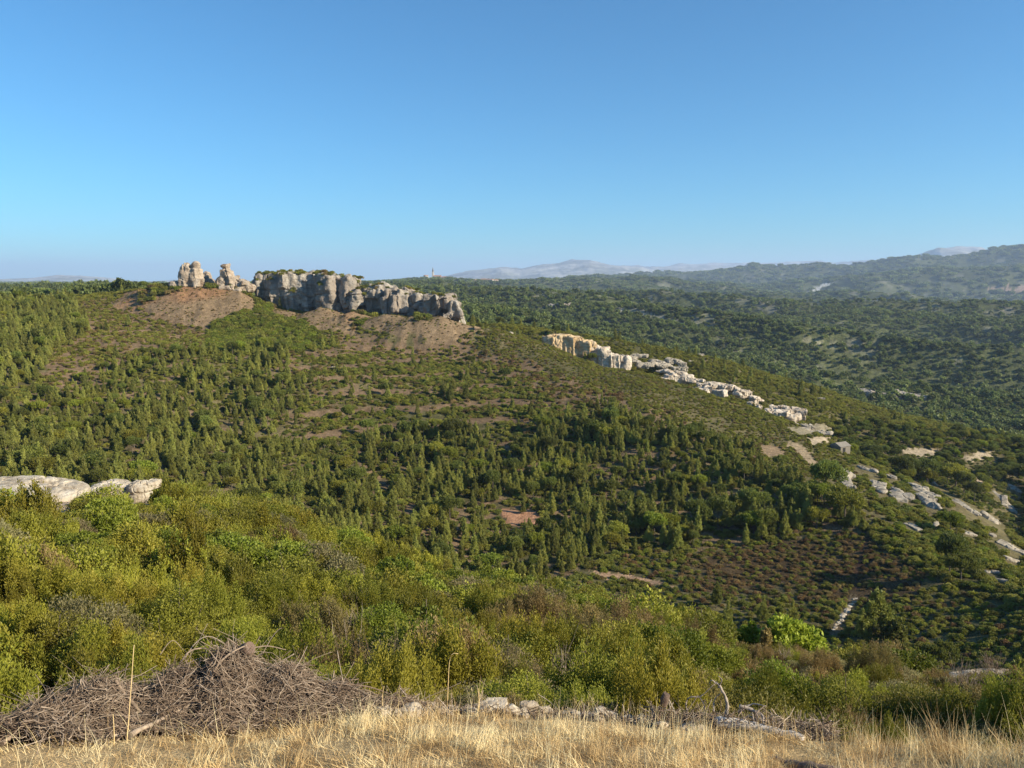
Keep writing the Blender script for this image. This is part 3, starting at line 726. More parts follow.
for q, i in enumerate(allp):
    if q in near and score[q] > 0:
        zp = zonephrase(px[i], py[i])
        place_tree('pine_tree', PINES[q % 9], i, sz[q], sizeword(sz[q])+'young conical pine '+zp, sizeword(sz[q])+'young pines '+zp)
    elif q in near2 and score2[q] > 0:
        tr = 'left of the hut' if px[i] < 835 else ('above the slabs' if px[i] < 900 else ('around the wide pale track' if px[i] < 950 else ('around the narrow pale track' if px[i] < 1000 else 'by the ruin')))
        rw = 'upper ' if py[i] < 445 else ('lower ' if py[i] > 470 else 'middle ')
        zp = ('among the rock slabs, '+zonephrase(px[i], py[i])) if px[i] > 840 and D_[i] < 210 else (('in the '+rw+'wood '+tr) if px[i] > 820 else 'between pines, '+zonephrase(px[i], py[i]))
        place_tree('broad_tree', DARKT[q % 5], i, sz[q]*(1.0+.8*((q*37) % 100)/100 if px[i] > 820 else 1.05), sizeword(sz[q])+'round evergreen tree '+zp, sizeword(sz[q])+'round trees '+zp)
    elif isround[q]: restr.append((x[i], y[i], z[i], sz[q]))
    else: rest.append((x[i], y[i], z[i], sz[q]))
A = np.array(rest); A2 = np.array(restr)
pm = [joined(*p_) for p_ in PINES]+[joined(*p_) for p_ in DARKT]
pts = np.concatenate([A, A2]); ix = np.concatenate([rr.randint(0, 9, len(A)), 9+rr.randint(0, 5, len(A2))])
o = scatter('pine_plantation', proto_coll('plantation_tree', pm), 14, pts[:, :3], R3(len(pts)), pts[:, 3:4]*np.array([.9, .9, 1.0]), ix)
tag(o, 'plantation of young green pines covering the slope across the valley', 'pine plantation', kind='stuff')

# ------------------------------------------------------------------ scrub of the hillside
def small_bush(seed, mat, nl=620, ll=.165, lw=.095):
    r = np.random.RandomState(seed)
    return leafcloud('bush', mat, nl, ll, lw, dome(r, 8, .5, .75, .28), .3, seed)
BUSH = [small_bush(i, M['scrub']) for i in range(3)]+[small_bush(9, M['dark']), small_bush(11, M['brown']), small_bush(12, M['rustleaf']), small_bush(13, M['olive']), small_bush(14, M['green'])]
n = 250000
D_ = np.sqrt(rr.rand(n)*(430**2-62**2)+62**2); a_ = (rr.rand(n)-.5)*1.42
x, y = np.sin(a_)*D_, np.cos(a_)*D_; z = zat(x, y); px, py = project(x, y, z)
zi = zones(px, py, D_); clear = fbm2(x/8+13, y/8+8, 3)
p = ZA[zi, 1]*np.clip(1-1.5*clear, .25, 1.5)*.85
inp = np.zeros(n, bool)
for poly, c_, d0, d1 in PATCH: inp |= inpoly(px, py, poly) & (D_ > d0) & (D_ < d1)
inp |= nearslab(px, py) & (D_ > 90)
row = ((z+fbm2(x/25, y/25, 2)*.8)/2.6) % 1
p = np.where(zi == ZK.index('terr'), p*np.where(row < .64, 1.35, .2), p)
keep = (rr.rand(n) < p) & ~inp & (z+1 > (samp(HOR, np.arctan2(x, y), D_*.97))*D_-3)
x, y, z, zi, D_ = x[keep], y[keep], z[keep], zi[keep], D_[keep]; n = len(x)
s = .5+.75*rr.rand(n)**1.5; s = np.where(zi == ZK.index('flank'), s*.62, s); s = np.where(zi == ZK.index('ever'), s*1.55, s)
s = np.where(zi == ZK.index('basin'), s*.66, s); s = np.where((zi == ZK.index('rust')), s*.6, s)
idx = rr.randint(0, 4, n)
def setk(zn, ch):
    global idx
    m = zi == ZK.index(zn); idx = np.where(m, rr.choice(ch, n), idx)
setk('ever', [3, 7, 7, 0]); setk('talus', [4, 5, 4, 1]); setk('talus2', [4, 5, 0, 3]); s = np.where((zi == ZK.index('talus')) | (zi == ZK.index('talus2')), s*.45, s); setk('rust', [5, 5, 5, 4, 4, 0, 1, 3]); setk('basin', [3, 7, 0, 0, 1, 5, 6]); setk('flank', [0, 1, 2, 6, 4, 0]); setk('red', [0, 1, 4, 5]); setk('upper', [0, 1, 4, 2])
setk('terr', [0, 1, 2, 3, 7, 4]); setk('slabs', [0, 3, 7, 6, 1]); setk('wood', [3, 3, 0, 7]); setk('back', [0, 1, 2, 6, 6])
o = scatter('hillside_scrub', proto_coll('scrub_kind', BUSH), 8, np.stack([x, y, z-.05], -1), R3(n), np.stack([s*1.15, s*1.15, s], -1), idx)
tag(o, 'low green and brown scrub covering the hillside across the valley', 'scrub', kind='stuff')
print('shrubs', count, 'pines', len(allp), 'scrub', n)

# ------------------------------------------------------------------ far woods
def far_tree(seed, nl, R, H, n=6, ll=2.4, lw=1.7):
    r = np.random.RandomState(seed)
    return leafcloud('far_tree', M['farleaf'], nl, ll, lw, dome(r, n, R, H, R*.55, .45, .8), .2, seed)
FT = [far_tree(i, 110, 2.6, 5.5, 5, 1.9, 1.3) for i in range(4)]+[far_tree(10+i, 120, 8, 8, 9, 5, 3.6) for i in range(3)]
def ring(n, d0, d1, aw=1.42):
    D_ = np.sqrt(rr.rand(n)*(d1*d1-d0*d0)+d0*d0); a_ = (rr.rand(n)-.5)*aw
    x, y = np.sin(a_)*D_, np.cos(a_)*D_; return x, y, zat(x, y), D_
P_, S_, I_ = [], [], []
for n, d0, d1, k0, k1, s0, dn in ((30000, 340, 900, 0, 4, .72, .95), (44000, 900, 1900, 0, 4, .9, .9), (32000, 1900, 3300, 4, 7, .6, .9), (26000, 3300, 6300, 4, 7, 1.15, .9)):
    x, y, z, D_ = ring(n, d0, d1)
    f2 = fbm2(x/260+5, y/420, 4); f4 = fbm2(x/60+5, y/60+3, 3)
    keep = rr.rand(n) < dn*(1-.35*sstep(.05, .45, f2))*(1-.5*sstep(.1, .4, f4))
    px, py = project(x, y, z)
    for poly, c_, e0, e1 in PATCH: keep &= ~(inpoly(px, py, [(a, b) for a, b in poly]) & (D_ > e0) & (D_ < e1))
    lo = samp(HOR, np.arctan2(x, y), D_*.98)*D_
    keep &= z+12 > lo-8
    # the flank behind the quarries stays low growth
    zz = zones(px, py, D_)
    keep &= ~((D_ < 345) & (px < 840))
    keep &= ~((px < 190) & (D_ < 2600) & (rr.rand(n) < .85))
    keep &= D_ > np.interp(px, [400, 500, 840], [420, 345, 340])*0+340
    m = keep.sum()
    P_.append(np.stack([x, y, z-.3], -1)[keep]); S_.append((s0*(.65+.85*rr.rand(m)**1.5))[:, None]*np.ones(3)); I_.append(rr.randint(k0, k1, m))
pts = np.concatenate(P_); print('far trees', len(pts))
o = scatter('distant_woods', proto_coll('woods_tree', FT), 7, pts, R3(len(pts)), np.concatenate(S_), np.concatenate(I_))
tag(o, 'pine woods covering the valley and hills in the distance', 'woods', kind='stuff')

#@@ROCKS@@
# ------------------------------------------------------------------ rocks
def rock_mat(name, c1, c2, c3, low=None, s=1.0, bd=.15):
    g = NB(name, .95, .15)
    p = g.pos()
    mp = g.node('ShaderNodeMapping'); mp.inputs['Scale'].default_value = (s, s, s*.35); g.l.new(p, mp.inputs[0])
    mp2 = g.node('ShaderNodeMapping'); mp2.inputs['Scale'].default_value = (s*.3, s*.3, s*1.6); g.l.new(p, mp2.inputs[0])
    a = g.ramp(g.noise(.55, 6, .65, mp.outputs[0], .4), [(.3, c3), (.48, c1), (.7, c2)])
    b = g.ramp(g.noise(1.3, 5, .6, mp2.outputs[0]), [(.35, (.72, .7, .68)), (.6, (1.08, 1.07, 1.05))])
    c = g.mix(a, b, 1, 'MULTIPLY')
    if low:
        f = g.ramp(g.noise(.13*s, 3, .6, p), [(.42, (0, 0, 0)), (.6, (1, 1, 1))])
        c = g.mix(c, low, f)
    g.col(c); g.bump(g.noise(2.2*s, 7, .7, p), bd, .9)
    return g.m
RM = {}
RM['cliff'] = rock_mat('grey_limestone', (.33, .30, .255), (.46, .42, .36), (.14, .12, .10), (.27, .225, .18), .8, .5)
RM['spire'] = rock_mat('spire_limestone', (.36, .295, .225), (.49, .42, .34), (.17, .12, .085), None, .9, .3)
RM['quarry'] = rock_mat('quarried_stone', (.52, .44, .34), (.62, .56, .47), (.30, .215, .135), None, .8, .3)
RM['yellow'] = rock_mat('yellow_stone', (.52, .38, .21), (.62, .52, .38), (.30, .18, .09), None, .8, .3)
RM['slab'] = rock_mat('weathered_slab', (.34, .30, .235), (.43, .385, .31), (.17, .145, .11), None, 1.4, .12)
RM['near'] = rock_mat('ledge_stone', (.44, .37, .28), (.57, .50, .40), (.24, .18, .12), None, 14, .012)
def craggy(name, blobs, voxel, mat, amp=1.0, wl=4.0, crack=.8, smooth=2, base=None):
    """blobs: (centre, half sizes, z rotation, kind) fused into one rock and roughened"""
    bm = bmesh.new()
    for c, hs, rz, kd in blobs:
        mt = Matrix.Translation(c) @ (rz if isinstance(rz, Matrix) else Matrix.Rotation(rz, 4, 'Z')) @ Matrix.Diagonal((hs[0], hs[1], hs[2], 1))
        if kd == 'e': bmesh.ops.create_icosphere(bm, subdivisions=3, radius=1, matrix=mt)
        else:
            bmesh.ops.create_cube(bm, size=2, matrix=mt)
    me = bpy.data.meshes.new(name); bm.to_mesh(me); bm.free()
    tmp = bpy.data.objects.new('tmp', me); COL.objects.link(tmp)
    md = tmp.modifiers.new('r', 'REMESH'); md.mode = 'VOXEL'; md.voxel_size = voxel
    m2 = tmp.modifiers.new('s', 'SMOOTH'); m2.factor = .5; m2.iterations = smooth
    dg = bpy.context.evaluated_depsgraph_get()
    r = bpy.data.meshes.new_from_object(tmp.evaluated_get(dg)); bpy.data.objects.remove(tmp)
    n = len(r.vertices); V = np.zeros(n*3, np.float32); r.vertices.foreach_get('co', V); V = V.reshape(-1, 3).astype(float)
    N = np.zeros(n*3, np.float32); r.vertices.foreach_get('normal', N); N = N.reshape(-1, 3)
    x, y, z = V.T+500
    d = amp*fbm3(x/wl, y/wl, z/wl, 4)
    q = np.abs(fbm3(x/wl*.9+9, y/wl*.9, z/wl*.22, 3)); d -= crack*(1-sstep(0, .07, q))
    q = np.abs(fbm3(x/wl*.3+3, y/wl*.3, z/wl*1.3, 2)); d -= crack*.5*(1-sstep(0, .05, q))
    d += amp*.25*fbm3(x/wl*4, y/wl*4, z/wl*4, 3)
    V = V+N*d[:, None]
    r.vertices.foreach_set('co', V.astype(np.float32).ravel()); r.update()
    r.name = name; r.materials.clear(); r.materials.append(mat)
    r.polygons.foreach_set('use_smooth', np.zeros(len(r.polygons), bool))
    return r
def settle(name, me, label, cat, group=None):
    """origin to the base of the thing"""
    n = len(me.vertices); V = np.zeros(n*3, np.float32); me.vertices.foreach_get('co', V); V = V.reshape(-1, 3)
    c = (V.min(0)+V.max(0))/2; c[2] = V[:, 2].min()
    me.vertices.foreach_set('co', (V-c).ravel()); me.update()
    return tag(ob(name, me, None, Vector(c.tolist())), label, cat, group)
def box(px0, px1, r0, r1, D, depth, rz=None, kd='b', rnd=None):
    c = P((px0+px1)/2, (r0+r1)/2, D); k = D/F
    c = c + Vector((c.x, c.y, 0)).normalized()*depth/2
    return (c, ((px1-px0)*k/2, depth/2, (r1-r0)*k/2), (rz if rz is not None else -math.atan2(c.x, c.y)), kd)
rk = random.Random(5)
def crumble(px0, px1, r0, r1, D, depth, n=6, kd=None):
    h0 = r1-r0; mid = r0+h0*.52
    out = [box(px0, px1, r0+3.0, mid, D+1.6, depth), box(px0-.5, px1+.5, mid-2, r1, D+3.4, depth)]
    out.append(ell((px0+px1)/2, r0+h0*.3, (px1-px0)*.58, h0*.3, D+depth*.45, (px1-px0)*.6))
    for i in range(n):
        w_ = (px1-px0)*rk.uniform(.3, .6); h = h0*rk.uniform(.25, .6); cx = rk.uniform(px0+w_/2, px1-w_/2); cy = rk.uniform(r0+h/2, r1-h/2)
        c = P(cx, cy, D+rk.uniform(-1.0, 1)+(1.8 if cy > mid else 0)); c += Vector((c.x, c.y, 0)).normalized()*depth/3; k = D/F
        out.append((c, (w_*k/2, depth/3+.8, h*k/2), -math.atan2(c.x, c.y)+rk.uniform(-.5, .5), kd or rk.choice('eeb')))
    return out
def ell(px, r, rx, ry, D, dy=None, rz=0):
    k = D/F; return (P(px, r, D), (rx*k, (dy or rx)*k, ry*k), rz, 'e')
cl = []
WALL = -math.radians(33)
CD = lambda px: float(np.interp(px, [258, 463], [314, 270]))
OFF = {325: -4.5, 340: -3, 352: -4, 388: -3.5, 420: 3, 427: -4, 436: 1.5, 303: 2.5, 376: 2, 408: 1.5, 287: -1.5}
for a in ((257, 266, 279, 318, 10), (262, 274, 274, 320, 13), (271, 290, 271, 322, 15), (287, 305, 270, 322, 16), (303, 322, 270.5, 322, 16), (318, 330, 271.5, 322, 13), (325, 341, 273, 322, 12), (340, 357, 275, 322, 9),
          (352, 361, 290, 320, 5), (364, 380, 284, 322, 12), (376, 390, 283, 324, 10), (388, 401, 287, 324, 9), (398, 412, 287, 324, 10), (408, 424, 290, 322, 10),
          (420, 427, 297, 324, 5), (427, 440, 292, 325, 9), (436, 452, 294, 325, 9), (449, 459, 300, 326, 6), (457, 463, 308, 326, 5)):
    n0 = len(cl); cl += crumble(a[0], a[1], a[2], a[3], CD((a[0]+a[1])/2)+OFF.get(a[0], 0), a[4], n=8)
    cl[n0:] = [(c_, h_, (r_+WALL*rk.uniform(.1, 1.5)) if k_ == 'b' else r_, k_) for c_, h_, r_, k_ in cl[n0:]]
cl.append(box(441, 451, 313, 320, 268, 4, .3))
CL = settle('rock_cliff', craggy('rock_cliff', cl, .40, RM['cliff'], 1.7, 6.5, 1.2, 5), 'long grey limestone cliff with flat bushy top crowning the hill', 'cliff')
def ell(px, r, rx, ry, D, dy=None, rz=0):
    k = D/F; return (P(px, r, D), (rx*k, (dy or rx)*k, ry*k), rz, 'e')
def spire(nm_, els, label, seed):
    q = random.Random(seed); out = []
    for e in els:
        out.append(e); c, h, r_, k_ = e
        for _ in range(2):
            out.append((c+Vector((q.uniform(-.5, .5)*h[0], q.uniform(-.6, .2)*h[1], q.uniform(-.5, .5)*h[2])), (h[0]*q.uniform(.35, .6), h[1]*q.uniform(.5, .8), h[2]*q.uniform(.35, .6)), q.uniform(-.8, .8), 'b'))
    settle(nm_, craggy(nm_, out, .24, RM['spire'], .65, 3.0, .45, 4), label, 'rock')
spire('rock_spire', [ell(186, 268, 4.6, 5.5, 311), ell(196, 267, 4.0, 4.8, 310), ell(187, 276, 7.5, 7.5, 311), ell(194, 277, 6.5, 8, 310), ell(198, 285, 6, 7, 309), ell(201, 292, 5.5, 6, 309), ell(189, 285, 7, 6, 312), ell(176, 285, 7, 3.4, 313), ell(167, 287, 5, 2.4, 315)],
      'tall twin headed limestone spire standing left of the long cliff', 3)
spire('rock_outcrop', [ell(225, 266.2, 4.6, 2.4, 309), ell(227, 270, 3.6, 3.4, 309), ell(228, 276, 6.5, 5.5, 309), ell(222, 282, 6.5, 6, 309), ell(233, 283, 7, 6, 308), ell(243, 284, 6.5, 4.6, 307), ell(250, 288, 5.5, 4.2, 306), ell(235, 290, 13, 4.5, 308)],
      'lumpy limestone outcrop with a small cap between spire and cliff', 5)
spire('rock_outcrop', [ell(207, 277, 4, 5.5, 318), ell(204, 282, 4, 5, 318), ell(211, 283, 4, 4, 317)], 'small dark rock in the gap between spire and capped outcrop', 6)
def quarry(label, mat, top, bot, D0, D1, vox=.26, low=.75):
    q = []; x0, x1 = top[0][0], top[-1][0]; tx, ty = zip(*top); bx, by = zip(*bot)
    n = int((x1-x0)*.75)
    for i in range(n):
        px = x0+(x1-x0)*(i+rk.random())/n; w_ = rk.uniform(5, 12); f = (px-x0)/(x1-x0)
        t = float(np.interp(px, tx, ty))+rk.uniform(-.6, .7); b = float(np.interp(px, bx, by))
        if rk.random() < low: t += rk.uniform(.1, .75)*(b-t)
        D = D0+(D1-D0)*f+rk.uniform(-.8, .8)
        o_ = box(px-w_/2, px+w_/2, t, b+6, D, rk.uniform(4, 8)); q.append((o_[0], o_[1], o_[2]+rk.uniform(-.6, .6), rk.choice('bee')))
    settle('quarry_face', craggy('quarry_face', q, vox, mat, .7, 3.4, .25, 4), label, 'quarry face', 'pale quarry faces along the ridge')
quarry('yellow and white quarry face, largest and highest on the ridge', RM['yellow'], [(547, 338), (555, 335.5), (570, 336), (582, 339), (592, 343)], [(548, 350), (560, 356), (575, 362), (592, 368)], 268, 266, low=.12)
quarry('white quarry face joining the yellow one on its right', RM['quarry'], [(588, 342), (600, 347), (610, 353), (616, 356.5), (628, 355.5)], [(588, 368), (612, 372), (628, 368)], 266, 264, low=.15)
def ledges(label, x0, x1, tops, D0, D1, mat, n, seed, name='rock_ledge', hmax=3.2):
    q = random.Random(seed); out = []
    for i in range(n):
        f = (i+q.random())/n; px = x0+(x1-x0)*f; w_ = q.uniform(6, 17); h = q.uniform(1.2, hmax); lay = q.random()
        t = float(np.interp(px, *zip(*tops)))+lay*9; D = D0+(D1-D0)*f+9-lay*13+q.uniform(-1, 1)
        o_ = box(px-w_/2, px+w_/2, t, t+h+2.0, D, q.uniform(2.5, 6)); out.append((o_[0], o_[1], Matrix.Rotation(o_[2]+q.uniform(-.5, .5), 4, 'Z') @ Matrix.Rotation(q.uniform(-.05, .22), 4, 'Y'), q.choice('bbe')))
    settle(name, craggy(name, out, .24, mat, .55, 2.2, .5), label, 'rock', 'broken pale ledges along the ridge')
ledges('low grey ledges of stripped bedrock right of the white face', 629, 686, [(629, 354), (650, 355.5), (686, 362)], 272, 274, RM['slab'], 16, 1)
ledges('small white broken face below the grey ledges', 660, 701, [(660, 370), (680, 369), (701, 377)], 257, 252, RM['quarry'], 13, 2, hmax=7)
ledges('left half of the long white broken ledge in mid ridge', 694, 728, [(694, 384), (712, 381.5), (728, 383)], 247, 242, RM['quarry'], 12, 3, hmax=7.5)
ledges('right half of the long white broken ledge in mid ridge', 729, 760, [(729, 384), (745, 391), (760, 397)], 242, 238, RM['quarry'], 11, 4, hmax=6)
ledges('jagged pale rocks furthest down the ridge', 768, 801, [(768, 407), (782, 403.5), (801, 410)], 236, 232, RM['quarry'], 12, 5, hmax=8)
ledges('pale loose slabs beside the upper clearing', 786, 832, [(786, 421), (832, 428)], 222, 214, RM['slab'], 8, 6, hmax=1.5)
# slabs
nm = ['pale rock slab', 'grey rock slab', 'long pale rock slab', 'small pale rock slab']
for i, (x0, y0, x1, y1, t) in enumerate(SLABS):
    a, Da = hit(x0, y0, 80); b, Db = hit(x1, y1, 80)
    if abs(Da-Db) > 60: b, Db = P(x1, y1, Da), Da
    k = Da/F; L_ = (b-a).length
    dirv = (b-a).normalized(); up = Vector((0, 0, 1)); sd = dirv.cross(up).normalized(); upn = sd.cross(dirv)
    rot = Matrix((dirv, sd, upn)).transposed().to_4x4()
    w_ = t*k*1.15
    w_ *= .85
    bl = [((a+b)/2, (L_/2+w_*.2, w_*.7, w_*.36), rot, 'e')]
    for q in range(3):
        f = (q+.5)/3; bl.append((a.lerp(b, f)+sd*rk.uniform(-.3, .3)*w_+Vector((0, 0, rk.uniform(-.1, .2)*w_)), (L_/4+.2, w_*rk.uniform(.4, .75), w_*rk.uniform(.25, .4)), rot @ Matrix.Rotation(rk.uniform(-.4, .4), 4, 'Z'), rk.choice('eb')))
    me = craggy('rock_slab', bl, max(.14, w_*.09), RM['slab'], w_*.2, w_*1.6, w_*.09, 3)
    where = ['above the rusty heath at the head of the path', 'beside the track', 'high on the flank', 'near the crest', 'high on the flank', 'high on the flank', 'in the upper double row', 'in the upper double row', 'in the long slanting row', 'in the long slanting row', 'at the top of the white streak', 'in the middle of the white streak', 'at the foot of the white streak', 'alone in bushes at mid flank', 'tiny, alone in bushes at mid flank', 'below the slanting row', 'just left of the white streak', 'low, half hidden in bushes', 'under the white streak', 'low at the right, upper of two', 'low at the right, lower of two', 'on the shaded slope behind the streak', 'on the shaded slope far right'][i]
    settle('rock_slab', me, f'{"long " if L_/w_ > 2.4 else ""}pale weathered rock slab {where}', 'rock', 'pale rock slabs of the right flank')
RM['nslab'] = rock_mat('near_slab', (.44, .385, .30), (.56, .51, .43), (.25, .19, .13), None, 3, .08)
def rimslab(px0, px1, top, bot, D, deep, label, tilt=0.0, amp=.15, jag=5):
    k = D/F; c = P((px0+px1)/2, (top+bot)/2, D); W, H = (px1-px0)*k, (bot-top)*k
    R0 = Matrix.Rotation(tilt, 4, 'X')
    bl = [(c, (W/2, deep/2, H*.45), R0, 'e'), (c-Vector((0, 0, H*.5)), (W*.48, deep*.5, H*.6), R0, 'e')]
    for q in range(jag): bl.append((c+Vector((rk.uniform(-.38, .38)*W, rk.uniform(-.3, .3)*deep, rk.uniform(-.3, .1)*H)), (W*rk.uniform(.1, .25), deep*rk.uniform(.15, .3), H*rk.uniform(.2, .36)), Matrix.Rotation(rk.uniform(-.4, .4), 4, 'Z') @ R0, rk.choice('eb')))
    return settle('rock_slab', craggy('rock_slab', bl, max(W, deep)/130, RM['nslab'], amp*1.3, max(.5, H*.7), amp*.8, 1), label, 'rock')
rimslab(-70, 76, 483, 506, 45, 4.6, 'broad whitish rock slab at the left end of the near rim', .06, .13, 3)
rimslab(92, 130, 482, 495, 46, 2.5, 'flat pale stone right of the broad rim slab', 0, .1)
rimslab(129, 150, 480, 495, 45, 1.6, 'pale block with a flat top standing on the rim', 0, .08, 3)
rimslab(950, 1030, 673, 682, 24, .8, 'pale grey rock slab on the rim at the right edge', .1, .05, 6)
for i, (a, b, c_, d_, lab) in enumerate(((860, 880, 391, 400, 'left end of the blue grey crag in the far woods'), (880, 905, 393, 404, 'middle of the blue grey crag in the far woods'), (905, 926, 395, 402, 'right end of the blue grey crag in the far woods'), (548, 574, 304, 309, 'pale crag line in the far woods above the quarry'))):
    c, D0 = hit((a+b)/2, (c_+d_)/2, 450); k = D0/F
    bl = [(c+Vector((0, 2, 0)), ((b-a)*k/2, 5, (d_-c_)*k/2), 0, 'b')]+[(c+Vector((rk.uniform(-.4, .4)*(b-a)*k, rk.uniform(-3, 3), rk.uniform(-.2, .3)*(d_-c_)*k)), ((b-a)*k*.2, 4, (d_-c_)*k*.45), rk.uniform(-.5, .5), 'e') for _ in range(5)]
    settle('crag', craggy('crag', bl, .7, RM['cliff'], 1.6, 5, 1), lab, 'crag', 'crags in the far woods')
# the row of pale stones leading down through the heath
for i in range(13):
    f = i/12; px = 855-22*f+rk.uniform(-1.5, 1.5); py = 600+31*f
    c, D0 = hit(px, py, 60); s_ = rk.uniform(.22, .42)
    settle('stepping_stone', craggy('stepping_stone', [(c, (s_*1.3, s_, s_*.6), rk.uniform(0, 3), 'e'), (c+Vector((s_*.5, 0, .05)), (s_*.6, s_*.6, s_*.5), rk.uniform(0, 3), 'b')], .07, RM['nslab'], .12, .5, .05),
           'small white stone in the line running down through the heath', 'stone', 'line of small white stones in the heath')
# boulders dotted over the slopes
for i, (px, py, s_, lab) in enumerate(((252, 327, .9, 'pale boulder in the green bushes left below the cliff'), (333, 369, .9, 'pale boulder on the terraces'), (510, 334, .9, 'pale boulder on the ridge right of the cliff'),
     (472, 320, 1.0, 'boulder at the right foot of the cliff'), (484, 327, .8, 'pale boulder just right of the cliff foot'), (152, 283, 1.6, 'reddish rock lump left of the spire'), (63, 345, .6, 'small pale boulder below the left forest'),
     (668, 349, 1.3, 'pale boulder on the back flank above the quarries'), (700, 356, 1.2, 'right pale boulder on the back flank'), (690, 363, 1.2, 'white ledge on the edge of the back flank'), (820, 400, 1.2, 'pale stone streak right of the quarries'),
     (1016, 440, 2.4, 'grey rock among trees at the right edge'))):
    c, D0 = hit(px, py, 70)
    settle('boulder', craggy('boulder', [(c, (s_*1.2, s_, s_*.8), rk.uniform(0, 3), 'e'), (c+Vector((s_*.4, 0, .1*s_)), (s_*.7, s_*.8, s_*.6), rk.uniform(0, 3), 'b')], s_*.14, RM['slab'], s_*.35, s_*1.3, s_*.15), lab, 'boulder')
# bushes on the rock tops
bt = BVHTree.FromObject(CL, bpy.context.evaluated_depsgraph_get())
pts = []
for i in range(3200):
    px = rk.uniform(256, 466); D = rk.uniform(262, 336); q = P(px, 280, D)
    h_ = bt.ray_cast(Vector((q.x, q.y, 60))-CL.location, Vector((0, 0, -1)))
    if h_[0] is None or h_[1].z < .72: continue
    w0 = h_[0]+CL.location
    if fbm2(np.array([w0.x/6]), np.array([w0.y/6]), 2)[0] < -.12 and px > 320: continue
    if px > 366 and rk.random() < .55: continue
    pts.append((w0.x, w0.y, w0.z-.1))
pts = np.array(pts); n = len(pts)
s = (.45+.6*rr.rand(n))
tag(scatter('clifftop_scrub', proto_coll('clifftop_kind', BUSH), 8, pts, R3(n), np.stack([s*1.9, s*1.9, s*1.5], -1), rr.choice([0, 1, 2, 3, 0, 4], n)), 'green scrub growing on the flat top of the long cliff', 'scrub', kind='stuff')

pts = []
for px0, px1, D0, D1, n0 in ((208, 218, 304, 310, 30), (232, 262, 304, 320, 90), (140, 180, 305, 320, 90), (352, 366, 268, 284, 26), (366, 380, 280, 290, 24), (416, 430, 262, 272, 10), (255, 272, 300, 312, 50), (626, 690, 262, 292, 130), (690, 765, 236, 262, 110), (765, 810, 226, 250, 60), (560, 626, 266, 285, 60)):
    for _ in range(n0):
        q = P(rk.uniform(px0, px1), 290, rk.uniform(D0, D1)); pts.append((q.x, q.y, float(zat(q.x, q.y))-.05))
pts = np.array(pts); n = len(pts); s = (.7+.9*rr.rand(n))*np.where(pts[:, 0] > 10, .62, 1)
tag(scatter('cliff_foot_scrub', proto_coll('foot_kind', BUSH), 8, pts, R3(n), np.stack([s*1.5, s*1.5, s*1.4], -1), rr.choice([0, 3, 7, 3, 0, 4], n)), 'dark green bushes growing in the gaps at the foot of the rocks', 'scrub', kind='stuff')

# ------------------------------------------------------------------ single trees and shrubs of note
def bigshrub(name, mat, px, py, dmin, wpx, hpx, label, nl, ll, lw, cat='shrub', seed=1, clumps=12):
    c, D = hit(px, py, dmin) if dmin > 50 else (P(px, py, dmin), dmin); k = D/F; r = np.random.RandomState(seed)
    W, H = wpx*k, hpx*k
    me = leafcloud(name+'_foliage', mat, nl, ll, lw, [(x_*W/1.6, y_*W/2.6, z_*H, sx*W/1.5, sy*W/1.6, sz_*H*1.1) for x_, y_, z_, sx, sy, sz_ in dome(r, clumps, .62, .85, .22)], .3, seed, stems=6, stemr=.03)
    return tag(ob(name, me, None, c-Vector((0, 0, .1))), label, cat), c, D
bigshrub('lime_shrub', M['lime'], 788, 662, 29, 74, 52, 'bright lime green leafy bush standing out on the near rim', 5200, .17, .11, seed=3, clumps=22)
bigshrub('lime_shrub', M['lime'], 748, 655, 29, 30, 42, 'small lime green bush left of the big lime bush', 1800, .17, .11, seed=5)
bigshrub('dead_shrub', M['brown'], 765, 652, 28, 14, 34, 'orange brown dead bush between the two lime bushes', 1200, .12, .06, seed=6)
bigshrub('dark_tree', M['dark'], 874, 634, 60, 36, 44, 'dark leafy tree standing alone in the rusty heath hollow', 5200, .3, .2, 'tree', 8)
bigshrub('dark_tree', M['dark'], 893, 640, 60, 22, 26, 'smaller dark bush at the right of the dark hollow tree', 2500, .3, .2, 'tree', 9)
for i, (px, py, s_, pi, lab) in enumerate(((861, 640, .8, 0, 'slim yellow green conifer in front of the dark hollow tree'), (556, 336, 1.0, 1, 'single dark tree on the ridge at the top of the yellow quarry'), (474, 325, .8, 2, 'small tree at the right end of the long cliff'),
      (480, 331, .7, 3, 'small tree below the right end of the cliff'))):
    c, D = hit(px, py, 60)
    if i == 1: c = Vector((c.x, c.y, c.z))
    root = bpy.data.objects.new('lone_tree', None); COL.objects.link(root); root.location = c; root.scale = (s_, s_, s_)
    mm = PINES[pi] if i in (0, 2) else DARKT[(0, 1, 3)[pi % 3]]
    ob('crown', mm[0], root); ob('trunk', mm[1], root); tag(root, lab, 'tree')

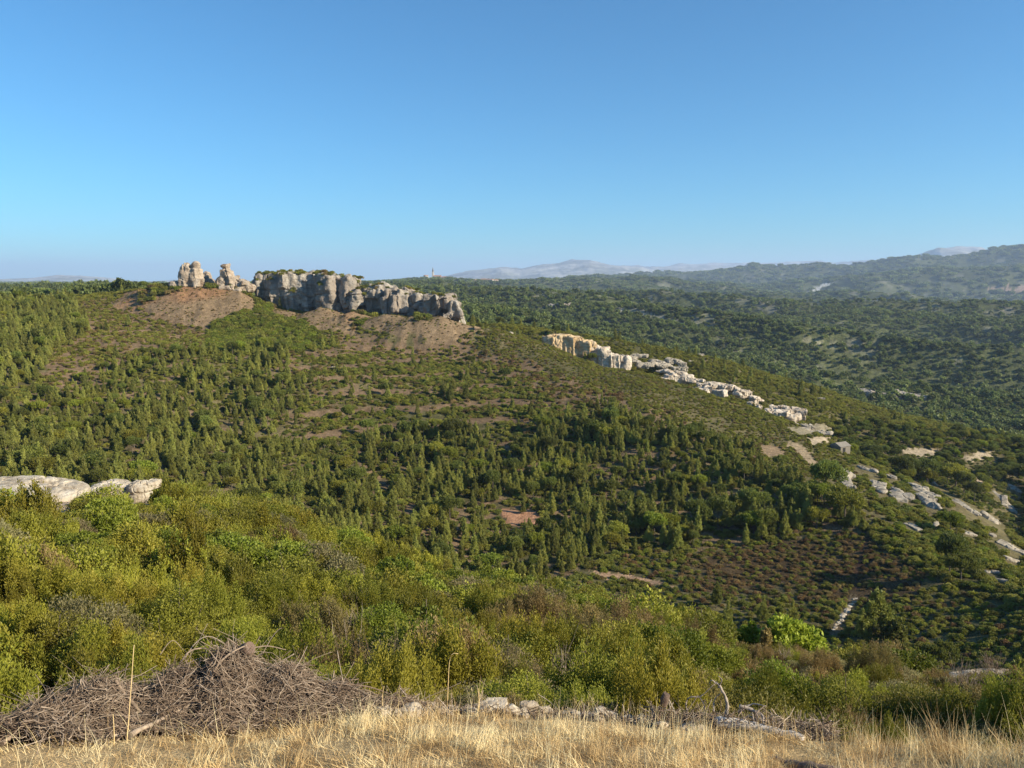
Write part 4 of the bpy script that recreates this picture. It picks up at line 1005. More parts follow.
# ------------------------------------------------------------------ buildings
def flat(name, c, rough=.9):
    g = NB(name, rough, .2); n_ = g.noise(3, 4, .6, g.objc()); g.col(g.ramp(n_, [(.3, tuple(v*.8 for v in c)), (.7, tuple(min(1, v*1.1) for v in c))])); return g.m
mw, mr_, md_, mp_ = flat('rubble_wall', (.20, .175, .14)), flat('roof_tile', (.38, .22, .15)), flat('dark_opening', (.03, .03, .03)), flat('plaster', (.62, .55, .45))
def boxm(name, sx, sy, sz_, mat, parent, loc=(0, 0, 0), rz=0, bev=.02):
    bm = bmesh.new(); bmesh.ops.create_cube(bm, size=1, matrix=Matrix.Translation((0, 0, sz_/2)) @ Matrix.Diagonal((sx, sy, sz_, 1)))
    if bev: bmesh.ops.bevel(bm, geom=bm.edges[:], offset=bev, segments=1, affect='EDGES')
    me = bpy.data.meshes.new(name); bm.to_mesh(me); bm.free(); me.materials.append(mat)
    o = ob(name, me, parent, loc); o.rotation_euler.z = rz; return o
def gable(name, sx, sy, h, mat, parent, loc):
    bm = bmesh.new(); v = [bm.verts.new(q) for q in ((-sx/2, -sy/2, 0), (sx/2, -sy/2, 0), (sx/2, sy/2, 0), (-sx/2, sy/2, 0), (-sx/2, 0, h), (sx/2, 0, h))]
    for f in ((0, 1, 5, 4), (3, 4, 5, 2), (0, 4, 3), (1, 2, 5), (0, 3, 2, 1)): bm.faces.new([v[i] for i in f])
    me = bpy.data.meshes.new(name); bm.to_mesh(me); bm.free(); me.materials.append(mat); return ob(name, me, parent, loc)
def root(name, loc, rz, label, cat, group=None):
    o = bpy.data.objects.new(name, None); COL.objects.link(o); o.location = loc; o.rotation_euler.z = rz; return tag(o, label, cat, group)
c, D = hit(840, 451, 150); c.z -= .5
h = root('stone_hut', c-Vector((0, 0, .4)), .5, 'small stone hut with a slanting roof among trees by the pale clearing', 'hut')
boxm('wall', 3.4, 3.0, 2.3, mw, h); gable('roof', 3.7, 3.3, .8, flat('slate_roof', (.24, .215, .18)), h, (0, 0, 2.3)); boxm('door', .9, .08, 1.6, md_, h, (-.5, -1.5, .4))
c, D = hit(1006, 446, 150)
h = root('ruined_hut', c-Vector((0, 0, .3)), .2, 'pale roofless ruin among the trees near the right edge', 'ruin')
boxm('wall', 4.5, .5, 2.4, mp_, h, (0, -1.5, 0)); boxm('wall', .5, 3.0, 2.9, mp_, h, (2.2, 0, 0)); boxm('wall', .5, 3.0, 2.0, mp_, h, (-2.2, 0, 0)); boxm('doorway', 1.0, .1, 1.8, md_, h, (-.3, -1.78, 0))
def farpt(px, D):
    a = imgpt(px, 280, D)[0]; x_, y_ = math.sin(a)*D, math.cos(a)*D; return Vector((x_, y_, float(zat(x_, y_))))
c = farpt(433, 2480)
h = root('church', c-Vector((0, 0, 1)), -.1, 'distant church with a slender pointed tower on the horizon', 'church')
boxm('tower', 5.5, 5.5, 24, mp_, h)
bm = bmesh.new(); bmesh.ops.create_cone(bm, segments=8, radius1=3.2, radius2=.15, depth=14, cap_ends=True); me = bpy.data.meshes.new('spire'); bm.to_mesh(me); bm.free(); me.materials.append(mw)
ob('spire', me, h, (0, 0, 31)); boxm('nave', 22, 10, 9, mp_, h, (15, 0, 0)); gable('roof', 22.6, 10.6, 4, mr_, h, (15, 0, 9))
for i, (px, D, w_, lab) in enumerate(((443, 2460, 26, 'low pale house right beside the distant church'), (450, 2475, 20, 'second low house right of the distant church'), (426, 2500, 14, 'small house left of the distant church'),
      (478, 2540, 20, 'small white house on the skyline above the cliff end'), (484, 2570, 16, 'white house next right on the skyline'), (490, 2560, 22, 'tallest white house of the skyline hamlet'), (496, 2590, 14, 'last small house of the skyline hamlet'))):
    c = farpt(px, D); h = root('village_house', c-Vector((0, 0, .5)), rk.uniform(-.5, .5), lab, 'house', 'far village houses on the horizon')
    hh = rk.uniform(8, 11); boxm('wall', w_, 9, hh, mp_, h); gable('roof', w_+.8, 9.8, 2.6, mr_, h, (0, 0, hh))
    for q in range(3): boxm('window', 1.2, .1, 1.6, md_, h, (-w_/3+q*w_/3, -4.56, hh*.6))

# ------------------------------------------------------------------ the ledge: dead wood, brush pile, stones, dry grass
def tubes(PL, RD, sides=5, cv=None):
    PL = np.asarray(PL, float); n, K, _ = PL.shape
    T = np.gradient(PL, axis=1); T /= np.linalg.norm(T, axis=2)[..., None]+1e-9
    ref = np.where(np.abs(T[..., 2:3]) > .9, np.array([1., 0, 0]), np.array([0., 0, 1]))
    A_ = np.cross(T, ref); A_ /= np.linalg.norm(A_, axis=2)[..., None]+1e-9; B_ = np.cross(T, A_)
    th = np.arange(sides)*2*math.pi/sides
    V = PL[:, :, None]+RD[:, :, None, None]*(A_[:, :, None]*np.cos(th)[:, None]+B_[:, :, None]*np.sin(th)[:, None])
    i, k, t = np.meshgrid(np.arange(n), np.arange(K-1), np.arange(sides), indexing='ij')
    b = (i*K+k)*sides; t2 = (t+1) % sides
    Fq = np.stack([b+t, b+t2, b+sides+t2, b+sides+t], -1).reshape(-1, 4)
    C = None if cv is None else np.repeat(cv, K*sides)[:, None]*np.ones(3)
    return V.reshape(-1, 3), Fq, C
def wood_mat(name, stops, s=30, bump=.004):
    g = NB(name, .9, .15); at = g.node('ShaderNodeVertexColor', layer_name='Col').outputs[0]
    sp_ = g.node('ShaderNodeSeparateColor'); g.l.new(at, sp_.inputs[0])
    c = g.ramp(sp_.outputs[0], stops); n_ = g.noise(s, 4, .7, g.pos())
    g.col(g.mix(c, g.ramp(n_, [(.3, (.6, .58, .55)), (.65, (1.15, 1.12, 1.1))]), 1, 'MULTIPLY')); g.bump(n_, bump); return g.m
MT = wood_mat('dry_twigs', [(0, (.085, .058, .042)), (.5, (.235, .175, .125)), (.85, (.39, .315, .24)), (1, (.52, .45, .37))])
MB_ = wood_mat('bleached_wood', [(0, (.24, .19, .15)), (1, (.46, .40, .33))], 50)
MK = wood_mat('dark_bark', [(0, (.10, .07, .055)), (1, (.24, .17, .13))], 60, .006)
def gz(x, y): return float(zat(x, y))
def gpt(px, D):
    a = imgpt(px, 730, D)[0]; x_, y_ = math.sin(a)*D, math.cos(a)*D; return Vector((x_, y_, gz(x_, y_)))
LOBES = []
for px, D, rx, ry, h_ in ((236, 5.15, .26, .42, .52), (190, 5.1, .24, .36, .40), (150, 5.05, .2, .3, .27), (285, 5.1, .30, .34, .34), (105, 5.0, .26, .34, .31), (60, 4.9, .28, .34, .20), (15, 4.75, .38, .3, .10), (330, 5.1, .3, .28, .2), (385, 5.05, .3, .22, .08)):
    q = gpt(px, D); LOBES.append((q.x, q.y, rx, ry, h_))
def heap(x, y):
    x = np.asarray(x, float); y = np.asarray(y, float); h_ = 0
    for cx, cy, rx, ry, hh in LOBES:
        h_ = np.maximum(h_, hh*np.exp(-(((x-cx)/rx)**2+((y-cy)/ry)**2)**1.3*.9))
    return h_
pile = root('brush_pile', (LOBES[0][0], LOBES[0][1], gz(LOBES[0][0], LOBES[0][1])), 0, 'big grey brown pile of cut twigs and branches on the ledge', 'brush pile')
def under(o, parent):           # keep world placement while parenting to a root Empty that is only moved
    o.parent = parent; o.location = -parent.location; return o
r5 = np.random.RandomState(11)
gx, gy = np.meshgrid(np.linspace(-4.2, -.6, 150), np.linspace(3.9, 6.2, 96), indexing='ij')
hz = heap(gx, gy); zz = zat(gx, gy)+hz*.84-.03+hz*.3*fbm2(gx/.16, gy/.16, 4)
V = np.stack([gx, gy, zz], -1).reshape(-1, 3); i, j = np.meshgrid(np.arange(149), np.arange(95), indexing='ij'); a = (i*96+j).ravel()
Fq = np.stack([a, a+96, a+97, a+1], -1); kp = hz.ravel()[Fq].max(1) > .03
MC = ground_mat('twig_litter', 20, 90, .5, .03, 60)
under(ob('twig_litter', mesh_np('twig_litter', V, Fq[kp], MC, np.tile(np.array([.07, .048, .034]), (len(V), 1)), True)), pile)
def heap_twigs(n, lmin, lmax, rmin, rmax, K=6, lift=.03, curl=.35, hmin=.05):
    x = r5.uniform(-4.2, -.5, n*6); y = r5.uniform(3.8, 6.0, n*6); h_ = heap(x, y)
    k = np.where((h_ > hmin) & (r5.rand(n*6) < (h_/.3+.4)))[0][:n]; x, y, h_ = x[k], y[k], h_[k]; m = len(k)
    e = .04; gx_ = (heap(x+e, y)-heap(x-e, y))/(2*e); gy_ = (heap(x, y+e)-heap(x, y-e))/(2*e)-.2
    L_ = r5.uniform(lmin, lmax, m); yaw = r5.normal(0.15, .75 if K < 8 else .45, m)+math.pi*(r5.rand(m) < .5)
    d = np.stack([np.cos(yaw), np.sin(yaw), np.cos(yaw)*gx_+np.sin(yaw)*gy_+r5.normal(size=m)*(.22 if K < 8 else .07)], -1); d /= np.linalg.norm(d, axis=1)[:, None]
    t = np.linspace(-.5, .5, K); c = np.stack([x, y, zat(x, y)+h_*np.where(r5.rand(m) < .6, .9+.1*r5.rand(m), .25+.7*r5.rand(m))+r5.rand(m)*lift], -1)
    bend = r5.normal(size=(m, 3))*curl; wob = r5.normal(size=(m, K, 3))*(.018 if K < 8 else .0035)
    PL = c[:, None]+L_[:, None, None]*(t[:, None]*d[:, None]+bend[:, None]*(t[:, None]**2-.08))+wob*L_[:, None, None]*2
    R_ = r5.uniform(rmin, rmax, m)[:, None]*np.linspace(1, .45, K)
    return PL, R_, np.clip(r5.rand(m)*.8+.1*r5.rand(m), 0, 1)
V, Fq, C = tubes(*heap_twigs(5200, .08, .34, .0014, .004)[:2], 4, r5.rand(5200)[:5200]) if False else (None, None, None)
PL, R_, cv = heap_twigs(9500, .07, .34, .0013, .0042, lift=.05, hmin=.015)
V, Fq, C = tubes(PL, R_, 4, cv); under(ob('twigs', mesh_np('twigs', V, Fq, MT, C, True)), pile)['kind'] = 'stuff'
PL, R_, cv = heap_twigs(700, .25, .6, .001, .0028, K=9, lift=.06, curl=.8, hmin=.03)
V, Fq, C = tubes(PL, R_, 4, cv*.5+.5); under(ob('long_twigs', mesh_np('long_twigs', V, Fq, MT, C, True)), pile)['kind'] = 'stuff'
n = 5200; x = r5.uniform(-4.1, -.6, n*3); y = r5.uniform(4.1, 5.9, n*3); k = np.where(heap(x, y) > .02)[0][:n]; x, y = x[k], y[k]; m = len(k)
c = np.stack([x, y, zat(x, y)+heap(x, y)*(.88+.12*r5.rand(m))+.02*r5.rand(m)], -1); a = r5.normal(size=(m, 3)); a /= np.linalg.norm(a, axis=1)[:, None]
b = np.cross(a, r5.normal(size=(m, 3))); b /= np.linalg.norm(b, axis=1)[:, None]; l_ = r5.uniform(.008, .022, m)[:, None]
V = np.stack([c-a*l_, c+b*l_*.45, c+a*l_, c-b*l_*.45], 1).reshape(-1, 3)
under(ob('dead_leaves', mesh_np('dead_leaves', V, np.arange(m*4).reshape(-1, 4), MT, np.repeat(r5.rand(m), 4)[:, None]*np.ones(3))), pile)['kind'] = 'stuff'
PL, R_, cv = heap_twigs(60, .3, .8, .004, .011, K=10, lift=.07, curl=.45, hmin=.08)
for q in range(len(PL)):
    if (PL[q, :, 2] > zat(PL[q, :, 0], PL[q, :, 1])+heap(PL[q, :, 0], PL[q, :, 1])+.13).any(): continue
    V, Fq, C = tubes(PL[q:q+1], R_[q:q+1], 7, cv[q:q+1]); under(ob('branch', mesh_np('branch', V, Fq, MT, C, True)), pile)
def curve_pts(pts, K=14):
    """pts: (px, py, D) -> smooth 3D polyline"""
    A_ = np.array([P(*p) for p in pts]); t = np.linspace(0, len(A_)-1, K); out = []
    for q in t:
        i = min(int(q), len(A_)-2); u = q-i; p0, p1, p2, p3 = A_[max(i-1, 0)], A_[i], A_[i+1], A_[min(i+2, len(A_)-1)]
        out.append(.5*((2*p1)+(-p0+p2)*u+(2*p0-5*p1+4*p2-p3)*u*u+(-p0+3*p1-3*p2+p3)*u**3))
    out = np.array(out)
    for _ in range(3): out[1:-1] = .25*out[:-2]+.5*out[1:-1]+.25*out[2:]
    return out
def limb(name, pts, r0, r1, mat, v=.5, parent=None, sides=8, label=None, cat=None, group=None, K=16, knob=0):
    pl = curve_pts(pts, K)[None]; rad = np.linspace(r0, r1, K)[None]*(1+.12*r5.normal(size=(1, K)))
    pl = pl+r5.normal(size=pl.shape)*r0*.12
    V, Fq, C = tubes(pl, rad, sides, np.array([v]))
    n0 = len(V); caps = []
    V = np.concatenate([V, pl[0, :1], pl[0, -1:]]); C = np.concatenate([C, C[:2]])
    for t in range(sides): caps.append([n0, t, (t+1) % sides, n0]); caps.append([n0+1, n0-sides+(t+1) % sides, n0-sides+t, n0+1])
    me = bpy.data.meshes.new(name)
    me.from_pydata([tuple(q) for q in V], [], [tuple(f) for f in Fq]+[(f[0], f[2], f[1]) for f in caps])
    ca = me.color_attributes.new('Col', 'FLOAT_COLOR', 'POINT'); ca.data.foreach_set('color', np.concatenate([C, np.ones((len(C), 1))], 1).astype(np.float32).ravel())
    me.materials.append(mat)
    for p_ in me.polygons: p_.use_smooth = len(p_.vertices) == 4
    if parent is not None: return under(ob(name, me), parent)
    return settle(name, me, label, cat, group)
# bowed pale branches springing from the pile
for pts, r0 in ((((178, 668, 5.1), (188, 652, 5.1), (205, 648, 5.15), (226, 655, 5.1)), .006), (((184, 660, 5.2), (196, 642, 5.2), (212, 636, 5.2), (235, 652, 5.2)), .004), (((160, 655, 5.2), (172, 640, 5.2), (183, 650, 5.2)), .003),
     (((212, 678, 4.9), (218, 664, 4.9), (232, 652, 4.95), (247, 645, 5.0)), .009), (((252, 648, 5.2), (268, 646, 5.2), (286, 650, 5.2)), .005), (((262, 655, 5.2), (270, 640, 5.2), (278, 630, 5.2), (282, 628, 5.2)), .003),
     (((265, 670, 5.2), (280, 662, 5.2), (294, 654, 5.2)), .006), (((298, 674, 5.2), (305, 664, 5.2), (318, 657, 5.2), (332, 652, 5.2)), .0035), (((328, 698, 5.0), (331, 686, 5.0), (334, 671, 5.0)), .007), (((350, 700, 5.0), (346, 690, 5.0), (342, 678, 5.0)), .005),
     (((130, 735, 4.5), (165, 718, 4.7), (200, 700, 4.8), (232, 684, 4.9)), .014), (((90, 742, 4.5), (130, 732, 4.6), (170, 725, 4.7), (205, 703, 4.8)), .010), (((2, 744, 4.6), (20, 730, 4.7), (36, 718, 4.8)), .012), (((42, 740, 4.5), (44, 728, 4.6), (43, 716, 4.7)), .005), (((70, 726, 4.6), (72, 712, 4.7), (80, 700, 4.8)), .005)):
    limb('branch', pts, r0, r0*.55, MT, r5.uniform(.6, 1), pile)
limb('log', ((204, 674, 5.2), (220, 664, 5.12), (236, 655, 5.08), (250, 647, 5.03)), .032, .036, MK, .5, label='short dark sawn log lying on top of the brush pile', cat='log', sides=14)
c = P(250, 647, 5.03); bm = bmesh.new(); dn = (P(250, 647, 5.03)-P(236, 655, 5.08)).normalized(); c += dn*.004
bmesh.ops.create_circle(bm, cap_ends=True, segments=16, radius=.034, matrix=Matrix.Translation(c) @ dn.to_track_quat('Z', 'Y').to_matrix().to_4x4()); me = bpy.data.meshes.new('sawn_end'); bm.to_mesh(me); bm.free()
g = NB('sawn_wood', .9, .1); g.col(g.ramp(g.noise(40, 4, .6, g.pos()), [(.3, (.13, .10, .085)), (.7, (.26, .21, .18))])); me.materials.append(g.m)
lg = bpy.data.objects['log']; under(ob('sawn_end', me), lg)
# dead wood right of the stones
limb('stump', ((654, 728, 4.85), (659, 712, 4.87), (667, 694, 4.88)), .030, .023, MK, .3, label='dark leaning stump with a flat broken top at the ledge edge', cat='stump', sides=10, K=8)
limb('fallen_log', ((716, 722, 4.8), (740, 724, 4.8), (768, 731, 4.78), (804, 739, 4.74)), .034, .026, wood_mat('white_wood', [(0, (.5, .45, .38)), (1, (.66, .61, .54))], 50), .9, label='whitish bleached log lying in the dry grass', cat='log', sides=10)
DW = [(((722, 724, 4.9), (728, 706, 4.92), (722, 690, 4.95), (716, 682, 4.95)), .016, 'bleached upright branch with a forked tip'), (((716, 684, 4.95), (712, 680, 4.95), (709, 684, 4.95)), .006, 'short pale spur at the tip of the upright branch'),
  (((718, 688, 4.95), (722, 680, 4.95), (718, 676, 4.95)), .006, 'thin second fork above the upright branch'), (((688, 714, 5), (685, 704, 5), (690, 696, 5), (698, 698, 5), (704, 694, 5), (714, 684, 5)), .008, 'bent grey branch arching left of the upright one'),
  (((700, 722, 4.95), (705, 708, 4.95), (700, 698, 4.95)), .009, 'short grey stick beside the bent branch'), (((668, 698, 4.95), (674, 710, 4.9), (682, 728, 4.8)), .006, 'thin pale stick leaning on the stump'), (((714, 712, 4.9), (714, 700, 4.95), (720, 694, 4.95)), .006, 'curled grey twig close to the upright branch'),
  (((740, 706, 5), (752, 710, 5), (764, 718, 4.95), (758, 724, 4.9)), .018, 'white gnarled root behind the bleached log'), (((762, 722, 4.9), (756, 714, 4.95), (764, 706, 5)), .011, 'white root stub pointing up'), (((738, 712, 5), (752, 704, 5.05), (766, 706, 5)), .009, 'thin pale root over the gnarled one'),
  (((735, 722, 4.95), (748, 716, 4.95), (762, 720, 4.95), (778, 716, 5)), .007, 'grey stick lying across the dead roots'), (((770, 728, 4.95), (790, 722, 5), (812, 730, 4.9)), .012, 'dark grey branch right of the white roots'), (((800, 735, 4.9), (818, 728, 4.95), (828, 738, 4.9)), .009, 'dark twisted branch end at the right of the dead wood'),
  (((820, 744, 4.8), (840, 736, 4.8), (860, 726, 4.8)), .004, 'long thin straw coloured stick slanting right'), (((400, 688, 5.1), (405, 694, 5.1), (412, 699, 5.1)), .006, 'thin stick poking up left of the biggest stone'), (((538, 694, 5.1), (550, 702, 5.1), (562, 714, 5)), .004, 'thin stick slanting over the stone row'),
  (((640, 715, 5.05), (660, 720, 5), (690, 724, 5)), .012, 'grey branch lying at the foot of the stump'), (((355, 712, 5.1), (385, 708, 5.1), (420, 714, 5.05)), .010, 'grey branch lying left of the biggest stone')]
for pts, r0, lab in DW: limb('dead_branch', pts, r0*.85, r0*.35, MB_ if 'dark' not in lab else MK, r5.uniform(0, 1), label=lab, cat='branch')
limb('bark_log', ((738, 764, 4.1), (770, 762, 4.1), (810, 768, 4.0), (850, 776, 3.95)), .035, .03, MK, .9, label='rough brown log half buried in grass at the bottom edge', cat='log', sides=10)
# leafless grey bushes among the green ones
def bare_bush(seed):
    r = np.random.RandomState(seed); PLs, RDs = [], []
    for i in range(46):
        a = r.rand()*6.28; sp_ = r.uniform(.15, .6); h = r.uniform(.6, 1.25); t = np.linspace(0, 1, 7)
        base = np.array([r.normal()*.05, r.normal()*.05, 0]); dr = np.array([math.cos(a)*sp_, math.sin(a)*sp_, h])
        pl = base+dr*t[:, None]+r.normal(size=3)*.12*(t*(1-t))[:, None]+r.normal(size=(7, 3))*.012; PLs.append(pl); RDs.append(np.linspace(.008, .002, 7))
        for k in range(5):
            j = r.randint(2, 6); d2_ = dr*r.uniform(.15, .35)+r.normal(size=3)*.14
            PLs.append(pl[j]+d2_*t[:, None]+r.normal(size=(7, 3))*.008); RDs.append(np.linspace(.004, .0012, 7))
    V, Fq, C = tubes(np.array(PLs), np.array(RDs), 4, r.rand(len(PLs))*.7+.3); return mesh_np('bare_stems', V, Fq, MT, C, True)
BB = [bare_bush(i) for i in range(4)]
for i in range(11):
    px = rk.uniform(300, 1000); D = rk.uniform(9, 26); a = imgpt(px, 600, D)[0]; x_, y_ = math.sin(a)*D, math.cos(a)*D; q_ = rk.uniform(.6, .95)*(.75 if px > 640 else 1)
    o = ob('bare_shrub', BB[i % 4], None, (x_, y_, gz(x_, y_)-.05)); o.scale = (q_, q_, q_*rk.uniform(.9, 1.2)); o.rotation_euler.z = rk.uniform(0, 6.3)
    bd = 'just below the ledge' if D < 11 else ('mid slope' if D < 18 else 'low on the slope')
    tag(o, f'leafless grey twiggy shrub {bd}, {WHERE(px)}', 'shrub', f'leafless shrubs {bd} {WHERE(px)}')
# small twig litter between the dead wood
n = 2400; px = np.where(r5.rand(n) < .6, r5.uniform(650, 832, n), r5.uniform(335, 640, n)); D_ = r5.uniform(4.75, 5.25, n)
x, y, z = zip(*[tuple(gpt(a, b)) for a, b in zip(px, D_)]); x, y, z = map(np.array, (x, y, z))
yaw = r5.uniform(0, 6.28, n); d = np.stack([np.cos(yaw), np.sin(yaw), r5.normal(size=n)*.5+.1], -1); L_ = r5.uniform(.05, .22, n); t = np.linspace(-.5, .5, 5)
PL = np.stack([x, y, z+.01+r5.rand(n)**1.5*np.where(px > 640, .12, .04)], -1)[:, None]+L_[:, None, None]*(t[:, None]*d[:, None])+r5.normal(size=(n, 5, 3))*.006
V, Fq, C = tubes(PL, r5.uniform(.0012, .004, n)[:, None]*np.linspace(1, .5, 5), 4, r5.rand(n))
tag(ob('twig_debris', mesh_np('twig_debris', V, Fq, MT, C, True)), 'broken twigs and bark scattered along the ledge edge', 'twigs', kind='stuff')
# stones of the ledge
def stone_mesh(seed):
    q = random.Random(seed); bl = [(Vector((0, 0, 0)), (.5, .38, .3), 0, 'b'), (Vector((q.uniform(-.2, .2), 0, .05)), (.34, .4, .33), q.uniform(0, 3), 'b'), (Vector((0, 0, 0)), (.54, .43, .33), q.uniform(-.3, .3), 'e'), (Vector((.1, 0, .02)), (.45, .42, .36), 1, 'e')]
    m = Matrix.Rotation(q.uniform(-.4, .4), 4, 'X')
    return craggy('stone', [(m @ b[0], b[1], b[2], b[3]) for b in bl], .045, RM['near'], .17, .55, .05, 6)
SM = [stone_mesh(i) for i in range(7)]
special = [(425, 698, 20, 16, 'biggest pale squarish stone sitting on the ledge edge'), (470, 712, 14, 11, 'pale stone right of the biggest one'), (492, 716, 34, 16, 'wide flat pale stone in the middle of the row'), (530, 712, 20, 20, 'upright pale stone right of the wide flat one'),
  (548, 706, 11, 10, 'small pale stone standing proud of the row'), (572, 720, 20, 9, 'flat whitish stone in the right half of the row'), (586, 716, 12, 9, 'grey stone beside the flat whitish one'), (606, 722, 22, 10, 'long pale stone near the right end of the row'),
  (632, 722, 18, 9, 'low stone just before the stump'), (450, 706, 16, 10, 'rounded stone between the two pale ones'), (382, 712, 22, 9, 'flat grey stone at the left end of the row'), (400, 716, 16, 9, 'squat stone left of the biggest one'), (752, 765, 10, 12, 'small pale stone beside the half buried log'),
  (285, 728, 12, 14, 'pale stone at the right foot of the brush pile'), (75, 733, 14, 12, 'round pale stone at the left foot of the brush pile'), (108, 714, 14, 9, 'pale cut block resting in the brush pile'), (205, 712, 12, 10, 'ochre stone stuck in the brush pile')]
k = 0
for px, py, w_, h_, lab in special:
    D = 4.12 if py > 750 else (4.75 if py > 725 else 5.0); c = P(px, py, D)
    if py < 726 and px > 340: c.z = gz(c.x, c.y)+h_*.0065*.35
    o = ob('stone', SM[k % 7], None, c); k += 1; o.scale = (w_*.0068, w_*.0058, h_*.0068*1.0); o.rotation_euler = (0, 0, rk.uniform(-.4, .4)); tag(o, lab, 'stone', 'stones along the ledge edge')
for i in range(95):
    px = rk.uniform(345, 700) if i % 8 else rk.uniform(700, 830); D = rk.uniform(4.72, 5.22); c = gpt(px, D); s_ = rk.uniform(.035, .11)*(1 if rk.random() < .7 else 1.4)
    o = ob('small_stone', SM[k % 7], None, c+Vector((0, 0, s_*.15))); k += 1; o.scale = (s_, s_, s_*.9); o.rotation_euler = (rk.uniform(-.4, .4), rk.uniform(-.4, .4), rk.uniform(0, 6.3))
    wp = 'left of the biggest stone' if px < 425 else ('between the biggest and the wide flat stone' if px < 480 else ('around the wide flat stone' if px < 560 else ('between the flat stones and the stump' if px < 655 else ('among the bleached dead wood' if px < 830 else 'in the golden grass at the right'))))
    sw = 'larger' if s_ > .095 else 'small'
    tag(o, f'{sw} pale rubble stone lying {wp}', 'stone', f'{sw} rubble stones {wp}')
# dry grass
def grass_mat():
    g = NB('dry_grass', .7, .25); at = g.node('ShaderNodeVertexColor', layer_name='Col').outputs[0]
    sp_ = g.node('ShaderNodeSeparateColor'); g.l.new(at, sp_.inputs[0])
    c = g.ramp(sp_.outputs[0], [(0, (.27, .165, .07)), (.35, (.58, .40, .185)), (.75, (.84, .62, .30)), (1, (.92, .78, .46))]); g.col(c)
    t = g.node('ShaderNodeBsdfTranslucent'); g.l.new(c, t.inputs[0]); ms = g.node('ShaderNodeMixShader'); ms.inputs[0].default_value = .3
    g.l.new(g.b.outputs[0], ms.inputs[1]); g.l.new(t.outputs[0], ms.inputs[2]); g.l.new(ms.outputs[0], g.n['Material Output'].inputs[0]); return g.m
MG = grass_mat()
def blades(x, y, hgt, wid, lean, K=4, seed=0, cbase=.55):
    r = np.random.RandomState(seed); n = len(x); z = zat(x, y)
    yaw = fbm2(x/.35+1, y/.35+6, 3)*9+r.normal(size=n)*.9; ld = np.stack([np.cos(yaw), np.sin(yaw), np.zeros(n)], -1); t = np.linspace(0, 1, K)
    c = np.stack([x, y, z-.01], -1)[:, None]+ld[:, None]*(lean*hgt)[:, None, None]*(t[:, None]**1.6)+np.array([0, 0, 1])*(hgt*np.sqrt(np.maximum(.05, 1-np.minimum(lean, .98)**2*.8)))[:, None, None]*(t[:, None]**(.9))
    wd = np.stack([np.sin(yaw+r.normal(size=n)*.8), np.cos(yaw+1.57*0), np.zeros(n)], -1); wd /= np.linalg.norm(wd, axis=1)[:, None]+1e-6
    wk = wid[:, None, None]*(1-t[:, None]*.85)*.5
    V = np.stack([c-wd[:, None]*wk, c+wd[:, None]*wk], 2).reshape(-1, 3)
    i, k_ = np.meshgrid(np.arange(n), np.arange(K-1), indexing='ij'); b = ((i*K+k_)*2).ravel()
    Fq = np.stack([b, b+1, b+3, b+2], -1)
    cl_ = fbm2(x/.14+4, y/.14, 3)
    C = np.clip(cbase+.35*r.normal(size=n)*.6+1.1*cl_, 0, 1); C = np.repeat(C, K*2)[:, None]*np.ones(3)
    return V, Fq, C
def grass_field(name, n, d0, d1, a0, a1, h0, h1, w_, seed, label, cb=.55, mask=True, lean=(.1, .9)):
    r = np.random.RandomState(seed); D_ = np.sqrt(r.rand(n)*(d1*d1-d0*d0)+d0*d0); a_ = a0+(a1-a0)*r.rand(n)
    x, y = np.sin(a_)*D_, np.cos(a_)*D_; px, py = project(x, y, zat(x, y))
    cl_ = fbm2(x/.18, y/.18, 3); keep = r.rand(n) < .75+cl_*.9
    if mask: keep &= (heap(x, y) < .05+.05*r.rand(n))
    edge = np.interp(px, [0, 330, 360, 640, 830, 900, 1024], [5.0, 5.0, 4.74, 4.62, 4.52, 5.4, 5.6])+.35*fbm2(x/.3, y/.3+7, 2)+.15*r.normal(size=n)*.7
    keep &= D_ < edge
    x, y = x[keep], y[keep]; m = len(x); px = px[keep]
    hh = (h0+(h1-h0)*r.rand(m)**2)*np.clip(1+1.3*fbm2(x/.22+2, y/.22, 3), .35, 2)*np.interp(px, [0, 500, 760, 900, 1024], [.8, .95, 1, 1.35, 1.4])
    ln = lean[0]+(lean[1]-lean[0])*r.rand(m)**1.3
    V, Fq, C = blades(x, y, hh, w_*(.6+.8*r.rand(m)), ln, 4, seed+1, cb)
    return V, Fq, C
parts = [grass_field('', 95000, 3.2, 6.0, -.78, .78, .03, .09, .0036, 1, '', .58, lean=(.3, 1.0)), grass_field('', 26000, 3.2, 6.0, -.78, .78, .06, .18, .0028, 2, '', .75, lean=(.15, 1.0)), grass_field('', 30000, 3.2, 6.0, -.78, .78, .05, .14, .0045, 3, '', .45, lean=(.8, 1.1))]
V, Fq, C, o_ = [], [], [], 0
for a, b, c in parts: V.append(a); Fq.append(b+o_); C.append(c); o_ += len(a)
tag(ob('dry_grass', mesh_np('dry_grass', np.concatenate(V), np.concatenate(Fq), MG, np.concatenate(C))), 'straw coloured dry grass covering the ledge in front', 'grass', kind='stuff')
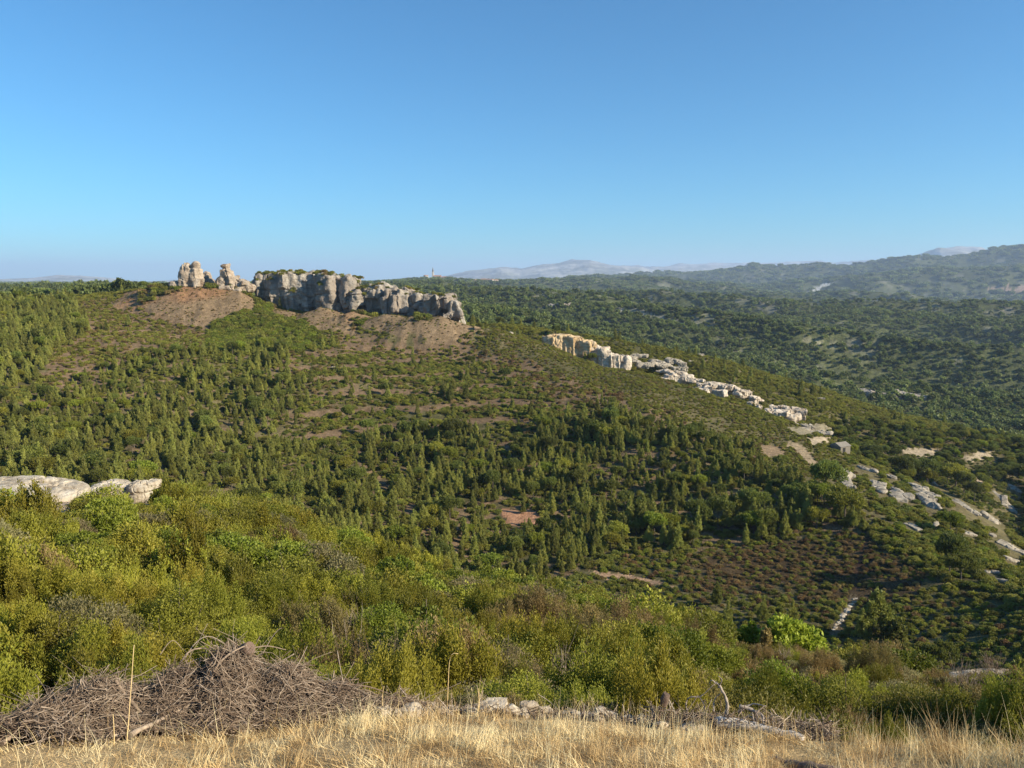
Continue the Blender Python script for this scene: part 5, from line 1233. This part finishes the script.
# sparse tall grass in front of and behind the edge
r = np.random.RandomState(8); n = 1500; a_ = r.uniform(-.72, .72, n); D_ = r.uniform(3.6, 5.7, n); x, y = np.sin(a_)*D_, np.cos(a_)*D_
ok = heap(x, y) < .15
V, Fq, C = blades(x[ok], y[ok], (r.uniform(.10, .26, n)*np.where(a_ > .42, 1.4, 1))[ok], np.full(n, .0025)[ok], r.uniform(0, .55, n)[ok], 5, 9, .8)
tag(ob('tall_grass', mesh_np('tall_grass', V, Fq, MG, C)), 'sparse taller straw stems rising above the dry grass', 'grass', kind='stuff')
for pts, lab in ((((126, 752, 4.4), (130, 700, 4.45), (134, 645, 4.5)), 'tallest straw stalk standing before the brush pile'), (((114, 746, 4.4), (114, 730, 4.4), (113, 714, 4.42)), 'short straw stalk right beside the tallest one'), (((447, 716, 4.9), (448, 690, 4.9), (450, 656, 4.9), (458, 654, 4.9)), 'tall stalk with a drooping seed head by the stone row'),
     (((383, 712, 4.8), (382, 700, 4.8), (384, 686, 4.8)), 'thin straw stalk at the left part of the stone row'), (((480, 716, 4.8), (479, 700, 4.8), (478, 688, 4.8)), 'thin straw stalk right of the drooping one'), (((962, 752, 5.2), (966, 738, 5.2), (968, 724, 5.2)), 'straw stalk at the right in front of green bushes'), (((1010, 752, 5.0), (998, 740, 5.0), (988, 728, 5.0)), 'slanting straw stalk near the right edge')):
    limb('grass_stalk', pts, .0032, .0018, MG, .8, label=lab, cat='grass stalk', sides=5)
o = bpy.data.objects['grass_stalk.002'] if 'grass_stalk.002' in bpy.data.objects else None

# ------------------------------------------------------------------ the air
bm = bmesh.new(); zb, zt = float(G.min())-1, max(float(G.max()), 60)+20
bmesh.ops.create_cube(bm, size=1, matrix=Matrix.Translation((0, 0, (zb+zt)/2)) @ Matrix.Diagonal((50000, 50000, zt-zb, 1)))
me = bpy.data.meshes.new('haze'); bm.to_mesh(me); bm.free()
hm = bpy.data.materials.new('haze'); hm.use_nodes = True; hn = hm.node_tree.nodes; hn.remove(hn['Principled BSDF'])
pv = hn.new('ShaderNodeVolumePrincipled'); pv.inputs['Color'].default_value = (.56, .72, 1.0, 1); pv.inputs['Density'].default_value = HAZE; pv.inputs['Anisotropy'].default_value = .1
hm.node_tree.links.new(pv.outputs[0], hn['Material Output'].inputs['Volume']); me.materials.append(hm)
tag(ob('haze', me), 'thin bluish haze filling the air over the whole landscape', 'haze', kind='stuff')
